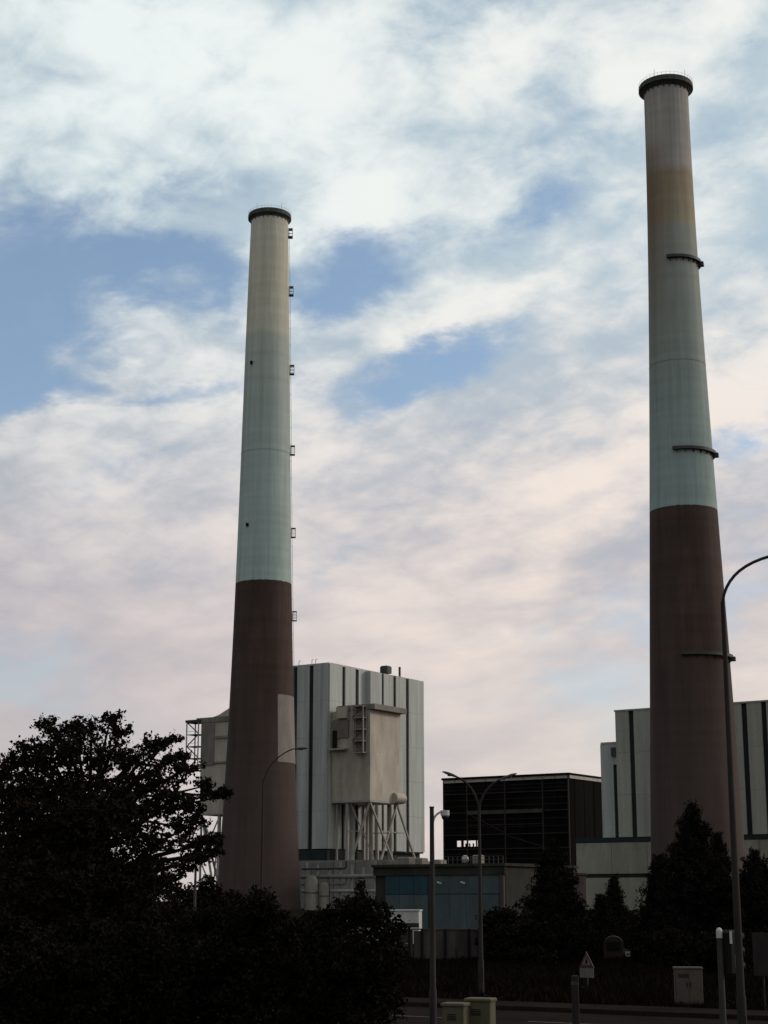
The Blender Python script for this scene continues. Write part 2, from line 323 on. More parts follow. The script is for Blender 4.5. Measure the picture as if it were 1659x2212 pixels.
# ------------------------------------------------------------------ mesh helpers
class MB:
    def __init__(s): s.v, s.f = [], []
    def add(s, vs, fs):
        o = len(s.v); s.v += [tuple(q) for q in vs]; s.f += [tuple(i + o for i in f) for f in fs]; return s
    def box(s, x0, x1, y0, y1, z0, z1):
        return s.add([(x0, y0, z0), (x1, y0, z0), (x1, y1, z0), (x0, y1, z0), (x0, y0, z1), (x1, y0, z1), (x1, y1, z1), (x0, y1, z1)],
                     [(0, 3, 2, 1), (4, 5, 6, 7), (0, 1, 5, 4), (1, 2, 6, 5), (2, 3, 7, 6), (3, 0, 4, 7)])
    def bbox(s, x0, x1, y0, y1, z0, z1, b=.02):
        """box with chamfered vertical edges and lid"""
        pts = [(x0 + b, y0), (x1 - b, y0), (x1, y0 + b), (x1, y1 - b), (x1 - b, y1), (x0 + b, y1), (x0, y1 - b), (x0, y0 + b)]
        cx, cy = (x0 + x1) / 2, (y0 + y1) / 2
        kx_, ky_ = 1 - 2 * b / (x1 - x0), 1 - 2 * b / (y1 - y0)
        vs = [(p[0], p[1], z0) for p in pts] + [(p[0], p[1], z1 - b) for p in pts] + [(cx + (p[0] - cx) * kx_, cy + (p[1] - cy) * ky_, z1) for p in pts]
        fs = [tuple(range(7, -1, -1)), tuple(range(16, 24))]
        for k in (0, 8):
            fs += [(k + i, k + (i + 1) % 8, k + 8 + (i + 1) % 8, k + 8 + i) for i in range(8)]
        return s.add(vs, fs)
    def bar(s, p, q, w, h=None):
        """square bar between two points"""
        h = h or w; p, q = Vector(p), Vector(q); d = (q - p).normalized()
        a = d.cross(Vector((0, 0, 1)))
        if a.length < 1e-4: a = Vector((1, 0, 0))
        a.normalize(); b = d.cross(a)
        c = [a * (w / 2) * i + b * (h / 2) * j for i, j in ((-1, -1), (1, -1), (1, 1), (-1, 1))]
        return s.add([p + e for e in c] + [q + e for e in c], [(0, 1, 2, 3), (7, 6, 5, 4), (0, 4, 5, 1), (1, 5, 6, 2), (2, 6, 7, 3), (3, 7, 4, 0)])
    def tube(s, pts, rad, n=10, cap=True):
        pts = [Vector(p) for p in pts]; m = len(pts)
        rad = rad if isinstance(rad, (list, tuple)) else [rad] * m
        base = len(s.v); ref = None
        for i, p in enumerate(pts):
            d = (pts[min(i + 1, m - 1)] - pts[max(i - 1, 0)]).normalized()
            if ref is None:
                ref = Vector((1, 0, 0)) if abs(d.x) < .9 else Vector((0, 1, 0))
            a = (ref - d * ref.dot(d)).normalized(); b = d.cross(a); ref = a
            for k in range(n):
                t = 2 * math.pi * k / n
                s.v.append(tuple(p + (a * math.cos(t) + b * math.sin(t)) * rad[i]))
        for i in range(m - 1):
            for k in range(n):
                s.f.append((base + i * n + k, base + i * n + (k + 1) % n, base + (i + 1) * n + (k + 1) % n, base + (i + 1) * n + k))
        if cap:
            s.f.append(tuple(base + k for k in range(n - 1, -1, -1))); s.f.append(tuple(base + (m - 1) * n + k for k in range(n)))
        return s
    def lathe(s, prof, n=32, a0=0.0, a1=None):
        """prof: (radius, z) list; a full turn, or an arc from a0 to a1 with closed ends (closed profile)"""
        base = len(s.v); full = a1 is None; m = len(prof); steps = n if full else n + 1
        for k in range(steps):
            t = a0 + (2 * math.pi if full else a1 - a0) * k / n
            for r, z in prof: s.v.append((r * math.cos(t), r * math.sin(t), z))
        for k in range(n):
            k2 = (k + 1) % n if full else k + 1
            for i in range(m - 1 if full else m):
                j = (i + 1) % m
                s.f.append((base + k * m + i, base + k2 * m + i, base + k2 * m + j, base + k * m + j))
        if not full:
            s.f.append(tuple(base + i for i in range(m))); s.f.append(tuple(base + n * m + i for i in range(m - 1, -1, -1)))
        return s
    def sphere(s, c, rx, ry, rz, n=12, m=8):
        base = len(s.v)
        for i in range(m + 1):
            ph = math.pi * i / m
            for k in range(n):
                t = 2 * math.pi * k / n
                s.v.append((c[0] + rx * math.sin(ph) * math.cos(t), c[1] + ry * math.sin(ph) * math.sin(t), c[2] + rz * math.cos(ph)))
        for i in range(m):
            for k in range(n): s.f.append((base + i * n + k, base + (i + 1) * n + k, base + (i + 1) * n + (k + 1) % n, base + i * n + (k + 1) % n))
        return s
    def move(s, off):
        s.v = [(a + off[0], b + off[1], c + off[2]) for a, b, c in s.v]; return s
    def build(s, name, mat, parent=None, smooth=False, loc=None, rz=0.0):
        me = bpy.data.meshes.new(name); me.from_pydata(s.v, [], s.f); me.validate(); me.update()
        import bmesh
        bm = bmesh.new(); bm.from_mesh(me); bmesh.ops.recalc_face_normals(bm, faces=bm.faces); bm.to_mesh(me); bm.free()
        me.materials.append(MT[mat] if isinstance(mat, str) else mat)
        if smooth:
            me.polygons.foreach_set('use_smooth', [True] * len(me.polygons))
            me.set_sharp_from_angle(angle=R(40))
        o = bpy.data.objects.new(name, me); COL.objects.link(o)
        if parent: o.parent = parent
        if loc is not None: o.location = loc
        if rz: o.rotation_euler.z = rz
        return o
def share(name, src, parent, loc=(0, 0, 0), rz=0.0):
    o = bpy.data.objects.new(name, src.data); COL.objects.link(o); o.parent = parent; o.location = loc; o.rotation_euler.z = rz; return o
def tag(o, label=None, cat=None, group=None, kind=None):
    if label: o['label'] = label
    if cat: o['category'] = cat
    if group: o['group'] = group
    if kind: o['kind'] = kind
    return o
def thing(name, loc, label, cat, group=None, rz=0.0):
    o = bpy.data.objects.new(name, None); COL.objects.link(o); o.empty_display_size = .5
    o.location = loc; o.rotation_euler.z = rz
    return tag(o, label, cat, group)
def raw(name, co, faces_n, mat, parent=None):
    """many separate n-gons from an array (count*n, 3)"""
    co = np.asarray(co, dtype=np.float32).reshape(-1, 3); nv = len(co); nf = nv // faces_n
    me = bpy.data.meshes.new(name)
    me.vertices.add(nv); me.vertices.foreach_set('co', co.ravel())
    me.loops.add(nv); me.loops.foreach_set('vertex_index', np.arange(nv, dtype=np.int32))
    me.polygons.add(nf); me.polygons.foreach_set('loop_start', np.arange(0, nv, faces_n, dtype=np.int32))
    me.update(calc_edges=True)
    me.materials.append(MT[mat])
    o = bpy.data.objects.new(name, me); COL.objects.link(o)
    if parent: o.parent = parent
    return o

# axes of the works and of the road: local x runs right and nearer, local y runs away to the right
PHI = math.atan2(-.55, .835)
U = (math.cos(PHI), math.sin(PHI)); W = (-math.sin(PHI), math.cos(PHI))

# ------------------------------------------------------------------ ground, road
g = MB(); n = 24
ext = 6000
gv = [(-ext + 2 * ext * i / n, -ext + 2 * ext * j / n, 0) for j in range(n + 1) for i in range(n + 1)]
gf = [(j * (n + 1) + i, j * (n + 1) + i + 1, (j + 1) * (n + 1) + i + 1, (j + 1) * (n + 1) + i) for j in range(n) for i in range(n)]
tag(g.add(gv, gf).build('ground', 'turf'), kind='structure')

rc = at(1000, 2201, -CAM_H / tz(2201)); rc.z = 0       # a point of the centre line
HALF = 3.6
road = MB().add([(-160, -HALF, 0), (160, -HALF, 0), (160, HALF, 0), (-160, HALF, 0)], [(0, 1, 2, 3)]).build('road', 'asphalt', loc=(rc.x, rc.y, .006), rz=PHI)
tag(road, kind='structure')
dash = None
s0 = on_line(917, 2196, rc, U)
for i in range(-6, 9):
    sx = s0 + i * 4.1
    d = MB().add([(-1.0, -.055, 0), (1.0, -.055, 0), (1.0, .055, 0), (-1.0, .055, 0)], [(0, 1, 2, 3)]).build('lane_dash', 'marking', road, loc=(sx, 0, .005)) if dash is None else share('lane_dash', dash, road, (sx, 0, .005))
    dash = dash or d
pave = MB().box(-160, 160, HALF + .15, HALF + 2.1, 0, .12).build('pavement', 'asphalt', loc=(rc.x, rc.y, .0), rz=PHI)
tag(pave, kind='structure')
ks = None
for i in range(-34, 34):
    k_ = MB().bbox(-.495, .495, HALF, HALF + .146, 0, .13, .012).build('kerb_stone', 'kerb', pave, loc=(i, 0, 0)) if ks is None else share('kerb_stone', ks, pave, (i, 0, 0))
    ks = ks or k_

# ------------------------------------------------------------------ chimneys
def profile(Y, rows):
    out = []
    for (y, w) in rows:
        z = CAM_H + Y * tz(y); depth = Y * CT + (z - CAM_H) * ST
        out.append((w / 2 * depth / FPX, z))
    return out
def rad_at(prof, z):
    p = sorted(prof, key=lambda q: q[1])
    if z <= p[0][1]: return p[0][0]
    for (r0, z0), (r1, z1) in zip(p, p[1:]):
        if z <= z1: return r0 + (r1 - r0) * (z - z0) / (z1 - z0)
    return p[-1][0]
def chimney(loc, rows, Y, mat, cap_px, label):
    pr = profile(Y, rows)
    # quadratic fit keeps the shell smooth
    zz = np.array([q[1] for q in pr]); rr = np.array([q[0] for q in pr])
    cf = np.polyfit(zz, rr, 3)
    rz_ = lambda z: float(np.polyval(cf, z))
    H = 240.0
    t = thing('chimney', loc, label, 'chimney', 'tall chimneys of the power station')
    prof = [(rz_(z), z) for z in np.linspace(0, H - .6, 49)]
    prof += [(rz_(H) , H), (rz_(H) - 1.0, H), (rz_(H) - 1.0, H - 12)]
    sh = MB().lathe(prof, 96).build('shell', mat, t, smooth=True)
    depth = Y * CT + H * ST
    ro = cap_px / 2 * depth / FPX; rt = rz_(H - 3)
    MB().lathe([(rt + .02, H - 2.5), (ro - .6, H - 1.7), (ro, H - 1.45), (ro, H - .35), (ro - .2, H - .2), (ro - .2, H + .2), (rt - .2, H + .2)], 64).build('crown_ring', 'cap', t, smooth=True)
    br = None
    for k in range(24):
        a = 2 * math.pi * k / 24
        b_ = MB().add([(rt + .02, -.1, H - 3.2), (rt + .02, .1, H - 3.2), (ro - .7, .1, H - 1.75), (ro - .7, -.1, H - 1.75), (rt - .2, -.1, H - 1.8), (rt - .2, .1, H - 1.8)],
                      [(0, 1, 2, 3), (3, 2, 5, 4), (0, 3, 4), (1, 5, 2), (0, 4, 5, 1)]).build('crown_bracket', 'steel_dark', t) if br is None else share('crown_bracket', br, t)
        br = br or b_; b_.rotation_euler.z = a
    rail = MB()
    for k in range(40):
        a = 2 * math.pi * k / 40
        rail.bar(((ro - .12) * math.cos(a), (ro - .12) * math.sin(a), H - .6), ((ro - .12) * math.cos(a), (ro - .12) * math.sin(a), H + 1.0), .05)
    for zz_ in (H + .95,):
        rail.tube([((ro - .12) * math.cos(2 * math.pi * k / 48), (ro - .12) * math.sin(2 * math.pi * k / 48), zz_) for k in range(49)], .03, 4, False)
    rail.build('crown_railing', 'steel_dark', t)
    # lightning rods
    for a in (.4, 2.3, 4.1, 5.4):
        MB().tube([(ro * .93 * math.cos(a), ro * .93 * math.sin(a), H), (ro * .93 * math.cos(a), ro * .93 * math.sin(a), H + 2.6)], .05, 5).build('lightning_rod', 'steel_dark', t)
    # slip-form joints that show as faint dark lines
    return t, rz_

def joint_ring(t, rz_, z, mat='steel_dark', h=.16):
    return MB().lathe([(rz_(z) + .03, z - h / 2), (rz_(z) + .06, z - h / 2), (rz_(z) + .06, z + h / 2), (rz_(z) + .03, z + h / 2)], 96).build('joint_line', mat, t)

YL = 237.2 / tz(448) + 7.2; YR = 237.2 / tz(160) + 7.6
zl_ax = lambda y: CAM_H + YL * tz(y)                    # height on the axis / silhouette
zr_ax = lambda y: CAM_H + YR * tz(y)
zl = lambda y: CAM_H + (YL - 13.5 + 6.5 * min(1, zl_ax(y) / 240)) * tz(y)    # height on the face towards the camera
zr = lambda y: CAM_H + (YR - 13.5 + 6.5 * min(1, zr_ax(y) / 240)) * tz(y)
stL = dict(soft=[(0, (.43, .52, .48)), (zl(1250) / 240, (.46, .56, .52)), (zl(1000) / 240, (.46, .54, .50)), (zl(760) / 240, (.50, .55, .49)), (zl(716) / 240, (.53, .56, .49)), (zl(704) / 240, (.68, .65, .53)), (zl(560) / 240, (.73, .68, .53)), (1, (.72, .69, .60))],
           brown=zl(1250) / 240, stain=(.40, .35, .27))
stR = dict(soft=[(0, (.34, .42, .385)), (zr(1085) / 240, (.36, .45, .42)), (zr(880) / 240, (.34, .40, .37)), (zr(780) / 240, (.34, .385, .35)), (zr(560) / 240, (.37, .385, .34)), (zr(478) / 240, (.40, .40, .34)), (zr(466) / 240, (.44, .37, .265)), (zr(364) / 240, (.41, .32, .215)), (zr(354) / 240, (.50, .46, .415)), (1, (.47, .44, .40))],
           brown=zr(1088) / 240, stain=(.20, .165, .14))
locL = (kx(559, 1900) * YL, YL, 0); locL = (kx(565.5, 1500) * YL, YL, 0)
locR = (kx(1497, 1600) * YR, YR, 0)
rowsL = [(500, 82), (710, 91), (1000, 108), (1250, 122), (1500, 136), (1700, 153), (1900, 177)]
rowsR = [(215, 95), (360, 97), (560, 106), (780, 119), (960, 134), (1090, 145), (1400, 168), (1600, 182), (1780, 197)]
chL, rzL = chimney(locL, rowsL, YL, chimney_mat('paint_cream_green_brown', stL, False), 93, 'slimmer-looking chimney with cream top and small cages up one side')
chR, rzR = chimney(locR, rowsR, YR, chimney_mat('paint_grey_rust_brown', stR, True), 116, 'rust-streaked chimney with three part-ring galleries')

# cages up the right-hand side of the first chimney, joined by a caged ladder
view_a = math.atan2(-locL[1], -locL[0])            # azimuth from the chimney to the camera
side_a = view_a + R(88)
lad = MB()
for y in (503, 628, 798, 972, 1150, 1330):
    z = zl_ax(y) - 1.6; r = rzL(z + 1.2)
    pl = MB().box(r - .35, r + 1.55, -1.1, 1.1, z - .12, z).build('rest_platform', 'steel_dark', chL); pl.rotation_euler.z = side_a
    cg = MB()
    for yy in (-1.05, 1.05):
        for xx in (r + .1, r + 1.5):
            cg.bar((xx, yy, z), (xx, yy, z + 3.0), .13)
        for zz in (1.0, 2.0, 3.0): cg.bar((r + .0, yy, z + zz), (r + 1.5, yy, z + zz), .12)
    for zz in (1.0, 2.0, 3.0): cg.bar((r + 1.5, -1.05, z + zz), (r + 1.5, 1.05, z + zz), .12)
    cg.box(r + .1, r + 1.5, -1.05, 1.05, z + 2.95, z + 3.05)
    cg.build('cage', 'steel_pale', pl)
for yy in (-.28, .28):
    lad.tube([(rzL(z) + .35, yy, z) for z in np.linspace(4, 234, 24)], .05, 4)
for z in np.arange(5, 233, 1.6): lad.bar((rzL(z) + .35, -.28, z), (rzL(z) + .35, .28, z), .05)
for z in np.arange(6, 233, 6.0): lad.bar((rzL(z) - .05, 0, z), (rzL(z) + .35, 0, z), .08)
lo_ = lad.build('ladder', 'steel_dark', chL); lo_.rotation_euler.z = side_a
for (x, y) in ((542, 779), (534, 1130)):  # small dark vent boxes on the shaft, not lamps
    z = zl(y); d = (x - (579 - .0141 * (y - 480))) * (YL * CT + z * ST) / FPX
    a = math.asin(max(-1, min(1, d / rzL(z))))
    v = MB().box(rzL(z) - .3, rzL(z) + .55, -.4, .4, z - .55, z + .55).box(rzL(z) + .5, rzL(z) + .8, -.2, .5, z + .2, z + .5).build('vent_box', 'black', chL); v.rotation_euler.z = view_a + a
joint_ring(chL, rzL, zl(968), 'concrete', .08)
# pale repainted field low on the shaft
zA, zB = zl(1644), zl(1497)
pp = []
n = 16
a0 = view_a + math.asin((603 - 568) / 72.0); a1 = a0 + R(75)
pm = MB()
for k in range(n + 1):
    a = a0 + (a1 - a0) * k / n
    for z in np.linspace(zA, zB, 7):
        for dr in (.03, .09): pm.v.append(((rzL(z) + dr) * math.cos(a), (rzL(z) + dr) * math.sin(a), z))
for k in range(n):
    for i in range(6):
        b0 = k * 14 + i * 2; b1 = b0 + 14
        pm.f += [(b0 + 1, b1 + 1, b1 + 3, b0 + 3)]
for k in range(n):
    for i in (0, 12):
        b0 = k * 14 + i; b1 = b0 + 14; pm.f += [(b0, b0 + 1, b1 + 1, b1)]
for i in range(6):
    for b0 in (i * 2, n * 14 + i * 2): pm.f += [(b0, b0 + 1, b0 + 3, b0 + 2)]
tag(pm.build('repainted_field', 'patch', chL, smooth=True), 'pale beige rectangle on the brown lower shaft')

# part-ring galleries of the second chimney
view_r = math.atan2(-locR[1], -locR[0])
for (y, xs, cx_) in ((549, 1435, 1447), (964, 1448, 1464), (1409, 1470, 1486)):
    z = zr(y + 2); r = rzR(z)
    halfw = r * FPX / (YR * CT + z * ST)
    a0 = view_r + math.asin((xs - cx_) / halfw); a1 = view_r + R(118)
    gl = MB().lathe([(r - .2, z - .22), (r + 1.0, z - .22), (r + 1.0, z), (r - .2, z)], 30, a0, a1).build('gallery', 'steel_dark', chR)
    pr_ = MB().lathe([(r + .94, z), (r + .99, z), (r + .99, z + .62), (r + .94, z + .62)], 30, a0, a1)
    pr_.build('parapet', 'steel_dark', gl)
    e = MB().box(r - .1, r + 1.6, -.9, .9, z - 1.0, z + .1).build('gallery_box', 'steel_dark', gl); e.rotation_euler.z = view_r + R(82)
    bk = None
    for k in range(9):
        a = a0 + (a1 - a0) * (k + .5) / 9
        q = MB().add([(r - .1, -.06, z - 1.3), (r - .1, .06, z - 1.3), (r + .95, .06, z - .34), (r + .95, -.06, z - .34), (r - .1, -.06, z - .34), (r - .1, .06, z - .34)],
                     [(0, 1, 2, 3), (0, 3, 4), (1, 5, 2), (3, 2, 5, 4), (0, 4, 5, 1)]).build('gallery_bracket', 'steel_dark', gl) if bk is None else share('gallery_bracket', bk, gl)
        bk = bk or q; q.rotation_euler.z = a
joint_ring(chR, rzR, zr(772), 'concrete', .09)

# ------------------------------------------------------------------ boiler house and its bunkers
BH = Vector((-20.0, 600.0, 0))                       # near corner of the boiler house
bh = thing('boiler_house', BH, 'tall pale boiler house with dark vertical slots behind the cream-topped chimney', 'building', rz=PHI)
HB, ZB = CAM_H + 600 * tz(1432), CAM_H + 600 * tz(1838)
LX = 42.0
LYB = on_line(916, 1600, BH + Vector((U[0], U[1], 0)) * 2.87, W)
MB().box(-LX, -.05, .05, LYB, ZB + .1, HB - .8).build('core_wall', 'core', bh)
MB().box(-LX - .3, .35, -.35, LYB + .35, HB - .45, HB + .15).build('roof_edge', 'cladding', bh)
def panels(parent, slots, a0, a1, z0, z1, face, mat, off=0.0, thick=.55):
    """cladding panels between dark slots; face 'f' looks along -y, 'r' along +x"""
    edges = [a0] + [e for (c, w) in slots for e in (c - w / 2, c + w / 2)] + [a1]
    for i in range(0, len(edges), 2):
        p, q = edges[i], edges[i + 1]
        nt = max(1, round((z1 - z0) / 13.0))
        for k in range(nt):
            za_ = z0 + (z1 - z0) * k / nt; zb_ = z0 + (z1 - z0) * (k + 1) / nt - (.05 if k < nt - 1 else 0)
            if face == 'f': MB().box(p, q, -thick - off, -off, za_, zb_).build('cladding_panel', mat, parent)
            else: MB().box(off, off + thick, p, q, za_, zb_).build('cladding_panel', mat, parent)
fs = lambda x, y=1600: on_line(x, y, BH, (-U[0], -U[1]))    # metres to the left along the front face
rs = lambda x, y=1600: on_line(x, y, BH, W)
sl = sorted([(-fs(673), 1.9), (-fs(638), 1.9), (-fs(600), 1.8), (-fs(566), 1.8)])
panels(bh, sl, -LX, .0, ZB + .8, HB - .5, 'f', 'cladding')
BH2 = BH + Vector((U[0], U[1], 0)) * 2.87
rb = lambda x: on_line(x, 1600, BH2, W)
r1, r2, st_, r3, r4, r5 = rs(739.5), rs(768.5), rs(787), rb(827), rb(853), rb(880.5)
panels(bh, [(r1, 2.0), (r2, 2.2)], .0, st_ - .02, ZB + .8, HB - .5, 'r', 'cladding', off=.0)
MB().box(0, 2.3, st_, LYB, ZB + .3, HB - .6).build('bay_core', 'core', bh)
MB().box(.56, 2.9, st_ - .25, st_ - .01, ZB + .8, HB - .5).build('bay_return', 'cladding', bh)
panels(bh, [(r3, 1.5), (r4, 2.0), (r5, 2.2)], st_, LYB, ZB + .8, HB - .5, 'r', 'cladding', off=2.32)
MB().box(-LX - .8, .7, -.9, LYB, ZB - 3.3, ZB + .3).build('dark_band', 'core', bh)
MB().box(-LX - 1, 24.0, -1.3, LYB + 2, 0, ZB - 3.31).build('plinth', 'concrete', bh)
for i in range(7):
    MB().box(-LX - .5 + i * 9.3, -LX + 8.5 + i * 9.3, -1.7, -1.32, .3, ZB - 4.0).build('plinth_panel', 'concrete', bh)
for i in range(6):
    MB().box(24.02, 24.3, -.8 + i * 10.5, 9.3 + i * 10.5, .3, ZB - 4.0).build('plinth_panel', 'concrete', bh)
# things on the roof
MB().bbox(-1.0, 2.4, rs(829, 1450) - 1.5, rs(829, 1450) + 2.2, HB + .15, HB + 3.0, .4).build('roof_vent', 'steel_dark', bh)
MB().tube([(-1, rs(868, 1450), HB), (-1, rs(868, 1450), HB + 4.2)], .45, 8).build('roof_pipe', 'steel_dark', bh)
for x in (643, 671, 679):
    MB().tube([(-fs(x, 1440), .8, HB), (-fs(x, 1440), .8, HB + 1.8), (-fs(x, 1440) + .8, .8, HB + 1.9)], .11, 5).build('roof_hook', 'steel_dark', bh)
# pipes and ducts under the bunker, on the plinth
for (x, y, r) in ((5, 8, 1.0), (8, 16, .7), (12, 22, 1.0), (3, 27, .8)):
    MB().tube([(x, y, ZB - 3.3), (x, y, ZB + 17)], r, 10).build('downpipe', 'steel_pale', bh, smooth=True)

pr_o = thing('pipe_rack', (kx(735, 1900) * 560, 560, 0), 'grey pipe rack with stacked pipes along the boiler house plinth', 'pipe rack', rz=PHI)
for i in range(7):
    MB().box(-14 + i * 4.6, -13.5 + i * 4.6, -.3, .3, 0, 15.5 - (i % 3)).build('post', 'steel_pale', pr_o)
for k, (z, r) in enumerate(((6.0, .55), (8.2, .4), (10.6, .7), (13.2, .35))):
    MB().tube([(-15, -.3 - r, z), (2.0, -.3 - r, z), (2.6, -.3 - r, z + .3), (2.8, -.3 - r, z + 1.2), (2.8, -.3 - r, min(15.5, z + 3.5))] if k % 2 else [(-15, -.3 - r, z), (14.5, -.3 - r, z)], r, 10).build('pipe', ('steel_pale', 'bunker_dark', 'concrete', 'steel_dark')[k], pr_o, smooth=True)
for (x_, w_c, h_c) in ((672, 4.2, 10.5), (700, 3.0, 8.5)):
    tk = thing('silo', (kx(x_, 1920) * 545, 545, 0), 'squat dull grey silo at the plinth, the %s of two' % ('larger' if w_c > 4 else 'smaller'), 'silo')
    MB().lathe([(w_c / 2, 0), (w_c / 2, h_c - 1.0), (w_c * .3, h_c), (.05, h_c + .1)], 20).build('shell', 'bunker_dark', tk, smooth=True)
    MB().tube([(w_c / 2 + .25, 0, 0), (w_c / 2 + .25, 0, h_c + .6), (w_c * .2, 0, h_c + .9)], .14, 6).build('vent_pipe', 'steel_dark', tk)
    MB().lathe([(w_c / 2 + .02, h_c * .5), (w_c / 2 + .1, h_c * .5), (w_c / 2 + .1, h_c * .5 + .25), (w_c / 2 + .02, h_c * .5 + .25)], 20).build('hoop', 'steel_dark', tk)

def bunker(loc, mirror, label, z0, z1, lx, ly, zleg, zground):
    """sheet-clad coal bunker on splayed trestle legs; local x 0..lx away from the boiler house, y 0..ly"""
    t = thing('coal_bunker', loc, label, 'bunker', 'coal bunkers on trestles', rz=PHI)
    s = -1 if mirror else 1
    X = lambda a, b: (min(s * a, s * b), max(s * a, s * b))
    a, b = X(0, lx)
    body = MB().box(a, b, 0, ly, z0, z1).build('body', 'bunker', t)
    # sheet joints on the faces
    MB().box(a - .1, b + .1, -.12, ly + .12, z0 - .7, z0).build('bottom_rim', 'steel_pale', t)
    a2, b2 = X(1.5, lx + 1.9)
    MB().box(*X(2.5, lx + 2.2), -.4 if not mirror else -.4, ly + .8, z1 + .01, z1 + 1.9).build('roof_slab', 'bunker_dark', t)
    # recessed loading bay and stair tower on the front face
    fx = lambda q: s * q
    if not mirror:
        MB().box(*X(.8, 7.5), -.5, -.02, z1 - 9.5, z1 - 3.0).build('loading_hatch', 'bunker_dark', t)
        MB().box(*X(.9, 2.6), -.9, -.52, z1 - 13.2, z1 - 6.8).build('hatch_slot', 'black', t)
        MB().box(*X(2.7, 7.3), -1.3, -.52, z1 - 2.6, z1 + 1.4).build('hoist_housing', 'bunker', t)
        MB().box(*X(.4, 7.2), -2.2, -.03, z1 - 13.9, z1 - 13.3).build('landing', 'steel_pale', t)
        MB().box(*X(9.8, 15.6), -.35, -.02, z1 - 14.5, z1 - .3).build('stair_recess', 'bunker_dark', t)
        x0, x1_, yf, za, zb = 10.6, 15.4, -2.7, z1 - 15.2, z1 + 1.2
    else:
        MB().box(*X(lx - 6.5, lx - .2), -.35, -.02, z1 - 16, z1 - .5).build('stair_recess', 'bunker_dark', t)
        MB().box(*X(1, lx - 7), -.5, -.02, z1 - 6.3, z1 - 5.3).build('wall_band', 'bunker_dark', t)
        MB().box(*X(1, lx - 6), -.5, -.02, z1 - 15.5, z1 - 14.8).build('wall_band', 'bunker_dark', t)
        x0, x1_, yf, za, zb = lx + .6, lx + 6.3, -1.0, z1 - 17.5, z1 + .4
    tower = MB()
    yb = -.4 if not mirror else 4.0
    for px in (x0, x1_):
        for py in (yf, yb): tower.bar((fx(px), py, za), (fx(px), py, zb), .34)
    st = tower.build('stair_tower', 'steel_pale', t)
    m = 4
    for i in range(m + 1):
        z = za + (zb - za) * i / m
        MB().box(*X(x0, x1_), yf, yb, z - .22, z).build('landing', 'steel_dark' if mirror else 'steel_pale', st)
        if i < m:
            zn = za + (zb - za) * (i + 1) / m
            e = (x0, x1_) if i % 2 else (x1_, x0)
            MB().bar((fx(e[0]), yf + .25, z), (fx(e[1]), yf + .25, zn), .35, .3).build('stair_flight', 'steel_dark', st)
            rl = MB().bar((fx(x0), yf, z + 1.1), (fx(x1_), yf, z + 1.1), .12)
            rl.build('guard_rail', 'steel_pale', st)
    if mirror: MB().add([(-lx + 5, .2, z1 + 1.91), (0, .2, z1 + 1.91), (0, .2, z1 + 6.0), (-lx + 8, .2, z1 + 2.6), (-lx + 5, ly, z1 + 1.91), (0, ly, z1 + 1.91), (0, ly, z1 + 6.0), (-lx + 8, ly, z1 + 2.6)], [(0, 1, 2, 3), (7, 6, 5, 4), (0, 4, 5, 1), (1, 5, 6, 2), (2, 6, 7, 3), (3, 7, 4, 0)]).build('roof_hood', 'bunker', t)
    if mirror: MB().box(*X(x0 - .6, x1_ + .5), yf - .4, yb + .3, zb, zb + .9).build('tower_roof', 'steel_dark', st)
    # trestle: raking legs in pairs and struts
    zl_ = zleg
    nodes = [(lx, 0), (lx, ly), (1.5, 0), (lx, ly * .5), (1.5, ly * .5)]
    def leg(p, q, w, nm='trestle_leg'):
        MB().bar((fx(p[0]), p[1], p[2]), (fx(q[0]), q[1], q[2]), w).build(nm, 'steel_pale', t)
    zt = z0 - .7
    leg((lx - .6, .8, zt), (lx - 8.5, .8, zl_), .62)
    leg((lx - .6, .8, zt), (lx - .6, 15.5, zl_), .62)
    leg((lx - .6, ly - 1.5, zt), (lx - .6, ly - 12, zl_), .6)
    leg((lx - .6, ly - 1.5, zt), (lx - .6, ly + 11, zl_), .62)
    leg((6.5, .8, zt), (6.5, .8, zl_), 1.0)
    leg((1.5, 1.5, zt), (1.5, 1.5, zl_), .6)
    leg((lx - 8.5, 11, zt), (lx - 8.5, 11, zl_), .9)
    leg((2.0, ly - 2, zt), (2.0, ly - 2, zl_), .9)
    leg((9, 12, zt), (lx - .6, 15.5, zl_), .4, 'brace')
    leg((lx - 9, .8, zt), (lx - 2, 6, zl_), .4, 'brace')
    zm = (zt + zl_) / 2
    leg((lx - 4.5, .8, zm), (6.5, .8, zm), .3, 'brace')
    leg((lx - .6, 8, zm), (lx - .6, ly + 4.5, zm), .3, 'brace')
    leg((lx - .6, ly + 4.5, zm), (2, ly - 2, zm), .3, 'brace')
    if mirror:
        for (p, q) in (((lx - .6, .6, zt), (6, .6, zm)), ((6, .6, zt), (lx - .6, .6, zm)), ((lx - .6, .6, zm), (5, .6, zl_)), ((5, .6, zm), (lx - .6, .6, zl_))):
            leg(p, q, .38, 'brace')
        leg((lx - .6, .6, zt), (lx - .6, .6, zl_), .6)
        leg((lx - .6, .6, (zm + zl_) / 2 - 4), (2, .6, (zm + zl_) / 2 - 4), .7, 'brace')
    else:
        # lagged drum at the far lower corner
        MB().tube([(lx + .2, ly - 5.2, z0 + 1.3), (lx + .2, ly + 1.0, z0 + 1.3)], 1.9, 14).build('dust_drum', 'bunker', t, smooth=True)
    return t
zb0, zb1 = CAM_H + 590 * tz(1727), CAM_H + 590 * tz(1531)
px_ = BH.x + U[0] * .6 + W[0] * 2.5; py_ = BH.y + U[1] * .6 + W[1] * 2.5
